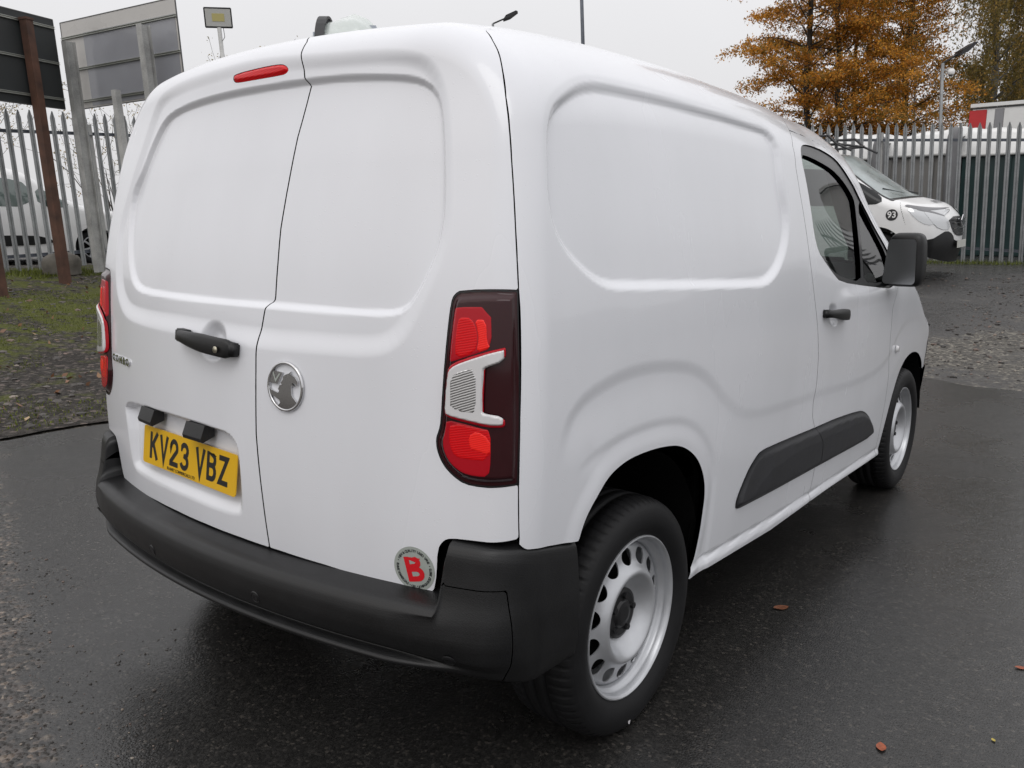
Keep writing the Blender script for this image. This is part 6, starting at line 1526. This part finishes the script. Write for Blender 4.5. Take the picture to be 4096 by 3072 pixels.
# ------------------------------------------------------------------ trees
def leaf_mat(name, stops, trans=.25):
    m, nt, b = nmat(name)
    g = N(nt, 'ShaderNodeNewGeometry'); tc = N(nt, 'ShaderNodeTexCoord')
    n = noise(nt, tc.outputs['Object'], .45, 3, .6)
    f = math2(nt, 'MULTIPLY_ADD', g.outputs['Random Per Island'], .6); ff = math2(nt, 'MULTIPLY', n.outputs['Fac'], .8); L(nt, ff.outputs[0], f.inputs[2])
    f2 = mapr(nt, f.outputs[0], .25, 1.1, 0, 1)
    cr = ramp(nt, f2.outputs[0], stops)
    L(nt, cr.outputs[0], b.inputs['Base Color']); b.inputs['Roughness'].default_value = .5; b.inputs['Specular IOR Level'].default_value = .4
    tl_ = N(nt, 'ShaderNodeBsdfTranslucent'); L(nt, cr.outputs[0], tl_.inputs[0]); mx = N(nt, 'ShaderNodeMixShader'); mx.inputs[0].default_value = trans
    out = [q for q in nt.nodes if q.type == 'OUTPUT_MATERIAL'][0]
    L(nt, b.outputs[0], mx.inputs[1]); L(nt, tl_.outputs[0], mx.inputs[2]); L(nt, mx.outputs[0], out.inputs[0])
    return m
M['bark'] = plain('dark_wet_bark', (.035, .030, .024), .8, var=.35, vscale=3, bump=.5, bscale=25)
M['birch'] = plain('birch_bark', (.13, .125, .11), .8, var=.7, vscale=4, bump=.4, bscale=25)
M['leaf_copper'] = leaf_mat('copper_autumn_leaves', [(0, (.11, .10, .025)), (.28, (.22, .15, .03)), (.5, (.42, .20, .035)), (.72, (.66, .28, .035)), (1, (.90, .50, .07))], .5)
M['leaf_olive'] = leaf_mat('olive_birch_leaves', [(0, (.12, .105, .035)), (.5, (.24, .19, .055)), (.8, (.38, .25, .07)), (1, (.55, .36, .09))], .55)
M['leaf_dark'] = leaf_mat('dark_added_hedge_leaves', [(0, (.02, .03, .012)), (1, (.06, .075, .03))], .15)
M['twig'] = plain('bare_twigs', (.06, .052, .045), .85)

def leaves_mesh(name, centers, sizes, mat, rng, droop=0.0, aspect=1.6):
    n = len(centers); a = rng.normal(size=(n, 3)); a[:, 2] -= droop*1.6; a /= np.linalg.norm(a, axis=1)[:, None]
    b = rng.normal(size=(n, 3)); b -= a*(a*b).sum(1)[:, None]; b /= np.linalg.norm(b, axis=1)[:, None]
    c = np.cross(a, b); s = sizes[:, None]
    v = np.stack([centers-a*s*aspect*.5, centers+b*s*.36+c*s*.08, centers+a*s*aspect*.5, centers-b*s*.36+c*s*.08], 1).reshape(-1, 3)
    me = bpy.data.meshes.new(name); me.vertices.add(n*4); me.vertices.foreach_set('co', v.ravel().astype(np.float32))
    me.loops.add(n*4); me.loops.foreach_set('vertex_index', np.arange(n*4, dtype=np.int32)); me.polygons.add(n)
    me.polygons.foreach_set('loop_start', np.arange(0, n*4, 4, dtype=np.int32)); me.polygons.foreach_set('loop_total', np.full(n, 4, dtype=np.int32))
    me.update(); me.validate(); me.materials.append(mat); return me

def grow(rng, start, dirv, length, rad, depth, segs, up=.1, spread=.55, kids=3, out=None, tips=None, droop=0.0, minr=.0035):
    p = Vector(start); d = Vector(dirv).normalized(); n = max(3, int(length/.45)); r = rad
    for i in range(n):
        nd = (d+Vector(rng.normal(size=3))*.10+Vector((0, 0, up-droop*(i/n)))*.12).normalized(); q = p+nd*(length/n); r2 = rad*(1-(i+1)/n*.62)
        segs.append((p.copy(), q.copy(), max(r, minr), max(r2, minr)))
        if depth > 0 and i >= n*.18:
            for k in range(kids if i > n*.4 else max(1, kids-1)):
                if rng.random() < .62:
                    ax = Vector(rng.normal(size=3)).cross(nd).normalized(); cd = (nd*math.cos(spread)+ax*math.sin(spread)*1.15).normalized()
                    grow(rng, q, cd, length*rng.uniform(.34, .58), r2*.46, depth-1, segs, up, spread, kids, out, tips, droop, minr)
        if depth <= 1 and i > n*.3: tips.append((q.copy(), nd.copy()))
        p, d, r = q, nd, r2

tg = 'autumn trees beyond the far fence'
def seglist_mesh(name, segs, mat, parent, n=5):
    """all wood of one tree as a single mesh of tapered tubes (vectorised)"""
    A = np.array([s_[0] for s_ in segs]); B = np.array([s_[1] for s_ in segs]); R0 = np.array([s_[2] for s_ in segs]); R1 = np.array([s_[3] for s_ in segs])
    d = B-A; A = A-d*.04; d /= np.maximum(np.linalg.norm(d, axis=1), 1e-9)[:, None]
    ref = np.where(np.abs(d[:, 2:3]) > .9, np.array([[1., 0, 0]]), np.array([[0, 0, 1.]])); x = np.cross(d, ref); x /= np.linalg.norm(x, axis=1)[:, None]; y = np.cross(d, x)
    t = 2*np.pi*np.arange(n)/n; ring = x[:, None]*np.cos(t)[None, :, None]+y[:, None]*np.sin(t)[None, :, None]
    v = np.concatenate([A[:, None]+ring*R0[:, None, None], B[:, None]+ring*R1[:, None, None]], 1).reshape(-1, 3)
    k = np.arange(n); q = np.stack([k, (k+1) % n, n+(k+1) % n, n+k], 1); f = (q[None]+np.arange(len(A))[:, None, None]*2*n).reshape(-1, 4)
    me = bpy.data.meshes.new(name); m_ = len(f); me.vertices.add(len(v)); me.vertices.foreach_set('co', v.ravel().astype(np.float32)); me.loops.add(m_*4); me.loops.foreach_set('vertex_index', f.ravel().astype(np.int32))
    me.polygons.add(m_); me.polygons.foreach_set('loop_start', np.arange(0, m_*4, 4, dtype=np.int32)); me.polygons.foreach_set('loop_total', np.full(m_, 4, dtype=np.int32)); me.update(); me.materials.append(mat); me.shade_smooth()
    return link(name, me, parent)

def beech(label, base, stems, seed, spread, leaves, size):
    """upright stems carrying tiers of near-horizontal leafy boughs right down to fence height"""
    rng = np.random.default_rng(seed); root = empty('beech_tree', base); tag(root, label, 'tree', tg)
    segs, twigs, C = [], [], []
    for (sx, sy, H, r, wide) in stems:
        p = np.array([sx, sy, 0.0]); pts = [p]; n = 26
        lean = rng.normal(size=2)*.02
        for i in range(n): p = p+np.array([lean[0]*H/n+rng.normal()*.05, lean[1]*H/n+rng.normal()*.05, H/n]); pts.append(p)
        for i in range(n): segs.append((pts[i], pts[i+1], r*(1-i/n*.85), r*(1-(i+1)/n*.85)))
        z = 1.3; az = rng.uniform(0, 6.28)
        while z < H*.97:
            az += 2.4+rng.normal()*.35; f = z/H; q = np.array([np.interp(z, [a[2] for a in pts], [a[k] for a in pts]) for k in range(3)])
            Lb = wide*(1-f)**.55*(.55+.45*min(1, z/2.5))*rng.uniform(.65, 1.15); el = rng.uniform(.12, .55)+.5*f; d = np.array([math.cos(az)*math.cos(el), math.sin(az)*math.cos(el), math.sin(el)])
            m = max(5, int(Lb/.28)); rb = .030*(1-f*.5)*(Lb/3)**.7+.004; pc = q.copy()
            for i in range(m):
                t = i/m; d2 = d+np.array([rng.normal()*.13, rng.normal()*.13, rng.normal()*.08-.16*t]); d2 /= np.linalg.norm(d2); pn_ = pc+d2*Lb/m
                (segs if rb > .012 and t < .5 else twigs).append((pc, pn_, max(.0035, rb*(1-t*.8)), max(.0035, rb*(1-(t+1/m)*.8))))
                if t > .12:
                    for sgn in (-1, 1):
                        if rng.random() < .12: continue
                        sdv = np.cross(d2, [0, 0, 1.])*sgn; sdv = sdv/np.linalg.norm(sdv)*rng.uniform(.7, 1.1)+d2*rng.uniform(.4, 1.0)+np.array([0, 0, rng.normal()*.18]); sdv /= np.linalg.norm(sdv)
                        Ls = rng.uniform(.35, .85)*(1-.45*t)*min(1, Lb/1.6); e_ = pn_+sdv*Ls; twigs.append((pn_, e_, .0045, .002))
                        C.append((pn_, e_, spread)); 
                        if rng.random() < .5:
                            mid_ = pn_+sdv*Ls*.5; e2 = mid_+(d2*.6+sdv*.2+np.array([0, 0, rng.normal()*.2]))*Ls*.6; twigs.append((mid_, e2, .003, .002)); C.append((mid_, e2, spread))
                pc, d = pn_, d2
            z += rng.uniform(.075, .16)*(1.25-.3*f)
    seglist_mesh('trunk', segs, M['bark'], root, 7); seglist_mesh('twigs', twigs, M['bark'], root, 3)
    A = np.array([c[0] for c in C]); B = np.array([c[1] for c in C]); k = rng.integers(0, len(A), leaves); t = rng.uniform(.05, 1.1, (leaves, 1))
    # leaf tufts: thin some sprays out so that sky shows between the tiers
    keep = rng.random(len(A)) < .86; k = k[keep[k]]; t = t[:len(k)]
    c = A[k]+(B[k]-A[k])*t+rng.normal(size=(len(k), 3))*np.array([spread, spread, spread*.55])
    link('foliage', leaves_mesh('foliage', c, rng.uniform(.65, 1.3, len(k))*size, M['leaf_copper'], rng), root); return root

def birch(label, base, H, r, seed, strands, leaves, size, wide):
    rng = np.random.default_rng(seed); root = empty('birch_tree', base); tag(root, label, 'tree', tg)
    segs, twigs, C = [], [], []; p = np.zeros(3); pts = [p]; n = 24
    for i in range(n): p = p+np.array([.05*math.sin(i*.5+seed)+rng.normal()*.03, rng.normal()*.04, H/n]); pts.append(p)
    for i in range(n): segs.append((pts[i], pts[i+1], r*(1-i/n*.8), r*(1-(i+1)/n*.8)))
    Q = []
    for b in range(34):
        i = int(rng.uniform(6, n-1)); q = pts[i]; az = rng.uniform(0, 6.28); el = rng.uniform(.5, 1.1); d = np.array([math.cos(az)*math.cos(el), math.sin(az)*math.cos(el), math.sin(el)]); Lb = wide*rng.uniform(.7, 1.25)*(1.15-i/n*.6); m = 9; rb = .05*(1-i/n*.6)
        for k in range(m):
            t = k/m; d2 = d+np.array([rng.normal()*.1, rng.normal()*.1, -.22*t+rng.normal()*.05]); d2 /= np.linalg.norm(d2); e_ = q+d2*Lb/m; segs.append((q, e_, max(.006, rb*(1-t*.85)), max(.005, rb*(1-(t+.11)*.85)))); q, d = e_, d2
            if t > .2: Q.append(q)
    Q = np.array(Q)
    for s_ in range(strands):
        q = Q[rng.integers(0, len(Q))]+rng.normal(size=3)*.12; Ls = rng.uniform(.6, 2.6); out = rng.normal(size=2)*.35; prev = q
        for k in range(4):
            t = (k+1)/4; e_ = q+np.array([out[0]*t**.5*.6, out[1]*t**.5*.6, -Ls*t**1.25+.12*math.sin(3.1*t)]); twigs.append((prev, e_, .003, .002)); C.append((prev, e_)); prev = e_
    seglist_mesh('trunk', segs, M['birch'], root, 7); seglist_mesh('twigs', twigs, M['bark'], root, 3)
    A = np.array([c[0] for c in C]); B = np.array([c[1] for c in C]); k = rng.integers(0, len(A), leaves)
    c = A[k]+(B[k]-A[k])*rng.random((leaves, 1))+rng.normal(size=(leaves, 3))*.055
    link('foliage', leaves_mesh('foliage', c, rng.uniform(.6, 1.3, leaves)*size, M['leaf_olive'], rng, .6), root); return root
G_ = lambda x, y: (x, y, hs(x, y)-.1)
beech('copper and orange leaved beech, the large left tree beyond the fence', G_(-6.55, 24.4), [(-.35, 0, 13.0, .13, 3.5), (.35, .55, 12.5, .12, 3.2)],  4, .13, 140000, .055)
beech('second orange and brown beech with slim grey stems, right of the large one', G_(-4.95, 27.3), [(0, 0, 12.5, .13, 3.0), (-.9, .5, 11.5, .09, 2.6), (-1.6, -.3, 12, .09, 2.4)], 9, .14, 110000, .055)
birch('pale barked birch with drooping olive foliage at the right edge', G_(-3.4, 30.6), 13.5, .17, 12, 1100, 44000, .062, 3.0)
birch('rearmost birch with thin olive foliage, cut by the right edge', G_(-2.3, 33.6), 13.0, .15, 15, 900, 34000, .065, 3.2)
# unseen foliage strip, added to darken reflections in the wet paint and glass
rng = np.random.default_rng(5); n_ = 40000; hx = rng.uniform(1.9, 14, n_); hy = 11.3+.35*(hx-2)+rng.uniform(-.6, .6, n_); hz = hgt(hx, hy)+1.05*rng.random(n_)**.8*(1+.10*np.sin(hx*1.3)+.08*np.sin(hx*3.1))
tag(link('added_hedge', leaves_mesh('added_hedge', np.stack([hx, hy, hz], 1), rng.uniform(.06, .13, n_), M['leaf_dark'], rng)), 'long loose strip of foliage added outside the frame to darken the reflections', 'added_hedge')
# bare shrubs behind the left fence
for i, (x, y, h_, lb) in enumerate([(-17.5, 11.2, 3.0, 'bare twiggy shrub behind the silver post on the left'), (-18.5, 9.3, 2.6, 'bare bush behind the white people carrier'), (-15.6, 10.9, 2.3, 'bare bush seen beside the tall van edge'), (-19.5, 6.3, 2.9, 'bare bush at the far left behind the fence')]):
    rng = np.random.default_rng(40+i); segs, tips = [], []
    for k in range(9):
        a = rng.uniform(0, 6.28); grow(rng, (0, 0, 0), (math.cos(a)*.5, math.sin(a)*.5, 1), h_*rng.uniform(.7, 1.1), .022, 2, segs, up=.2, spread=.55, kids=2, tips=tips, minr=.0045)
    root = empty('bare_shrub', (x, y, hs(x, y))); tag(root, lb, 'shrub', 'bare shrubs beyond the left fence'); mb = MB()
    for a, b, r0, r1 in segs: mb.tube(a, b, r0, r1, n=3, cap=False)
    mb.build('branches', M['twig'], root)
    T_ = np.array([t[0] for t in tips]); ii = rng.integers(0, len(T_), 1500); link('sparse_leaves', leaves_mesh('sparse_leaves', T_[ii]+rng.normal(size=(1500, 3))*.06, rng.uniform(.02, .045, 1500), M['leaf_olive'], rng), root)

# ------------------------------------------------------------------ loose stones, leaves, grass tufts
def pebbles(name, n, xr, yr, smin, smax, mat, keep, kind='stuff', seed=3, lift=.0):
    rng = np.random.default_rng(seed); bm = bmesh.new(); bmesh.ops.create_icosphere(bm, subdivisions=1, radius=1); bv = np.array([v.co for v in bm.verts]); bf = np.array([[v.index for v in f.verts] for f in bm.faces]); bm.free()
    xs = rng.uniform(*xr, n*3); ys = rng.uniform(*yr, n*3); k = keep(xs, ys); xs, ys = xs[k][:n], ys[k][:n]; n = len(xs)
    s = smin*(smax/smin)**(rng.random(n)**2.2); V = []; F = []
    ax = rng.uniform(.6, 1.3, (n, 3)); ax[:, 2] *= .6; rz = rng.uniform(0, 6.28, n)
    jit = rng.uniform(.75, 1.2, (n, len(bv), 1))
    v = bv[None]*jit*ax[:, None, :]*s[:, None, None]; c_, s_ = np.cos(rz)[:, None], np.sin(rz)[:, None]
    v = np.stack([v[..., 0]*c_-v[..., 1]*s_, v[..., 0]*s_+v[..., 1]*c_, v[..., 2]], -1)
    v += np.stack([xs, ys, hgt(xs, ys)+lift+s*.18], -1)[:, None, :]
    f = (bf[None]+np.arange(n)[:, None, None]*len(bv)).reshape(-1, 3)
    me = bpy.data.meshes.new(name); me.from_pydata(v.reshape(-1, 3).tolist(), [], f.tolist()); me.update(); me.materials.append(mat)
    o = link(name, me); tag(o, kind=kind); return o
def stone_mat(name, stops):
    m, nt, b = nmat(name); g = N(nt, 'ShaderNodeNewGeometry'); cr = ramp(nt, g.outputs['Random Per Island'], stops); L(nt, cr.outputs[0], b.inputs['Base Color']); b.inputs['Roughness'].default_value = .5; return m
M['pebble'] = stone_mat('mixed_wet_stones', [(0, (.025, .022, .019)), (.5, (.055, .048, .042)), (.8, (.10, .085, .075)), (.93, (.15, .10, .08)), (1, (.26, .23, .19))])
tag(pebbles('bank_gravel', 9000, (-12.6, -3.95), (-3.5, 8.5), .006, .045, M['pebble'], lambda x, y: (x < -4.02) & (np.hypot(x+4, y-1) < 9)), 'loose dark gravel and stones strewn over the mossy bank', 'gravel')
tag(pebbles('asphalt_grit', 5200, (-1.9, 1.6), (-1.3, .25), .0015, .0065, M['pebble'], lambda x, y: (y+.33*x+.12+.25*wob(x, y, 3) < -.02), seed=5, lift=.004), 'coloured grit on the worn asphalt in the lower left corner', 'grit')
tag(pebbles('yard_gravel', 7000, (-3, 9), (6.6, 14.5), .006, .03, M['pebble'], lambda x, y: (y > 7.0-.3*x+.5*wob(x, y, .8)) & (wob(x*1.3, y*1.7, 1.2) > -.15), seed=6, lift=-.012), 'scattered stones on the worn yard right of the van', 'gravel')
def grass(name, label, n, xr, yr, keep, hmin, hmax, cols, seed):
    rng = np.random.default_rng(seed); xs = rng.uniform(*xr, n*3); ys = rng.uniform(*yr, n*3); k = keep(xs, ys); xs, ys = xs[k][:n], ys[k][:n]; n = len(xs)
    h_ = rng.uniform(hmin, hmax, n); a = rng.uniform(0, 6.28, n); ln = rng.uniform(.1, .7, n); z = hgt(xs, ys)+.005; w = rng.uniform(.003, .007, n)
    P = np.stack([xs, ys, z], 1); sd_ = np.stack([-np.sin(a), np.cos(a), 0*a], 1)*w[:, None]; tip = P+np.stack([np.cos(a)*ln*h_, np.sin(a)*ln*h_, h_], 1)
    v = np.stack([P-sd_, P+sd_, tip], 1).reshape(-1, 3); me = bpy.data.meshes.new(name); me.from_pydata(v.tolist(), [], np.arange(3*n).reshape(-1, 3).tolist()); me.update()
    me.materials.append(leaf_mat(name+'_blades', cols, .3)); o = link(name, me); tag(o, label, 'grass', kind='stuff'); return o
gcol = [(0, (.035, .040, .010)), (.5, (.10, .12, .016)), (1, (.22, .26, .03))]
grass('moss_tufts', 'short bright moss and weeds in patches over the bank', 42000, (-11.8, -4.0), (-3.5, 8.3), lambda x, y: (x < -4.05-.0*y) & (np.hypot(x+4, y-1) < 9) & (wob(x*.7, y*.9, 1.1)+.35*wob(x*3, y*3) > .08), .006, .028, gcol, 21)
grass('fence_grass', 'longer green weeds growing along the foot of the left fence', 9000, (-12.2, -10.6), (1.5, 9.5), lambda x, y: np.abs(x+11.6) < .45+.3*wob(x, y*2), .02, .09, gcol, 22)
grass('far_fence_grass', 'thin green weeds along the foot of the far fence', 4000, (-3, 4.2), (16.1, 17.3), lambda x, y: np.abs(y-16.75-.094*x) < .35, .02, .09, gcol, 23)
# boulder and fallen leaves
def stone(label, P, s, seed):
    rng = np.random.default_rng(seed); bm = bmesh.new(); bmesh.ops.create_icosphere(bm, subdivisions=3, radius=1); off = rng.uniform(0, 9, 3)
    for v_ in bm.verts:
        x, y, z = v_.co; k = 1+.13*math.sin(2.5*x+off[0])+.11*math.sin(3.1*y+off[1])+.10*math.sin(4.3*z+off[2])+.05*math.sin(9*x+7*y); v_.co = Vector((x*k*s[0], y*k*s[1], max(-.3, z)*k*s[2]))
    me = bpy.data.meshes.new('boulder'); bm.to_mesh(me); bm.free(); me.materials.append(M['stone']); me.shade_smooth(); o = link('boulder', me, loc=P); tag(o, label, 'stone'); return o
stone('dull brown boulder at the foot of the left fence beside the rusty post', (-11.45, 4.62, hs(-11.4, 4.6)+.08), (.26, .30, .22), 5)
stone('low flat stone lying against the fence foot, left of the boulder', (-11.35, 3.6, hs(-11.3, 3.6)+.02), (.14, .18, .09), 6)
mleaf = plain('fallen_leaf', (.30, .075, .03), .5, var=.3, vscale=60); mleaf2 = plain('dull_fallen_leaf', (.16, .06, .03), .5, var=.3, vscale=60); mleaf3 = plain('yellow_fallen_leaf', (.42, .33, .06), .5)
def leaf(label, x, y, rz, L_, mat, grp=None):
    pts = []; n = 9
    for i in range(n+1): t = i/n; pts.append((t-.5, .30*math.sin(math.pi*t)**.8, .06*(2*t-1)**2))
    vs = [(a*L_, b*L_, (c+.10*abs(b))*L_) for a, b, c in pts]+[(a*L_, 0, (c)*L_*.8) for a, b, c in pts]+[(a*L_, -b*L_, (c+.14*abs(b))*L_) for a, b, c in pts]
    fs = [(r*(n+1)+i, r*(n+1)+i+1, (r+1)*(n+1)+i+1, (r+1)*(n+1)+i) for r in (0, 1) for i in range(n)]
    me = mesh_from('fallen_leaf', vs, fs, mat, smooth=True); o = link('fallen_leaf', me, loc=(x, y, hs(x, y)+.007)); o.rotation_euler = (0, 0, rz); tag(o, label, 'leaf', 'fallen leaves on the asphalt'); return o
leaf('reddish brown leaf on the asphalt to the right of the rear wheel', .942, 1.698, .9, .062, mleaf2)
leaf('orange brown leaf near the bottom edge, right of the rear wheel', 1.453, 1.053, 1.9, .042, mleaf)
leaf('pale orange leaf at the right edge of the asphalt', 1.683, 1.754, .4, .034, mleaf)
leaf('tiny yellow leaf fragment near the lower right corner', 1.68, 1.274, 2.2, .016, mleaf3)
rng = np.random.default_rng(77)
lv = []
for i in range(520):
    x = rng.uniform(-11, -4.1); y = rng.uniform(-2.5, 8); lv.append((x, y, hs(x, y)+.02))
me = leaves_mesh('leaf_litter', np.array(lv), rng.uniform(.03, .06, len(lv)), stone_mat('leaf_litter_brown', [(0, (.10, .05, .025)), (.6, (.20, .09, .04)), (1, (.36, .26, .14))]), rng); tag(link('leaf_litter', me), 'dead brown leaves scattered over the mossy bank', 'leaves', kind='stuff')
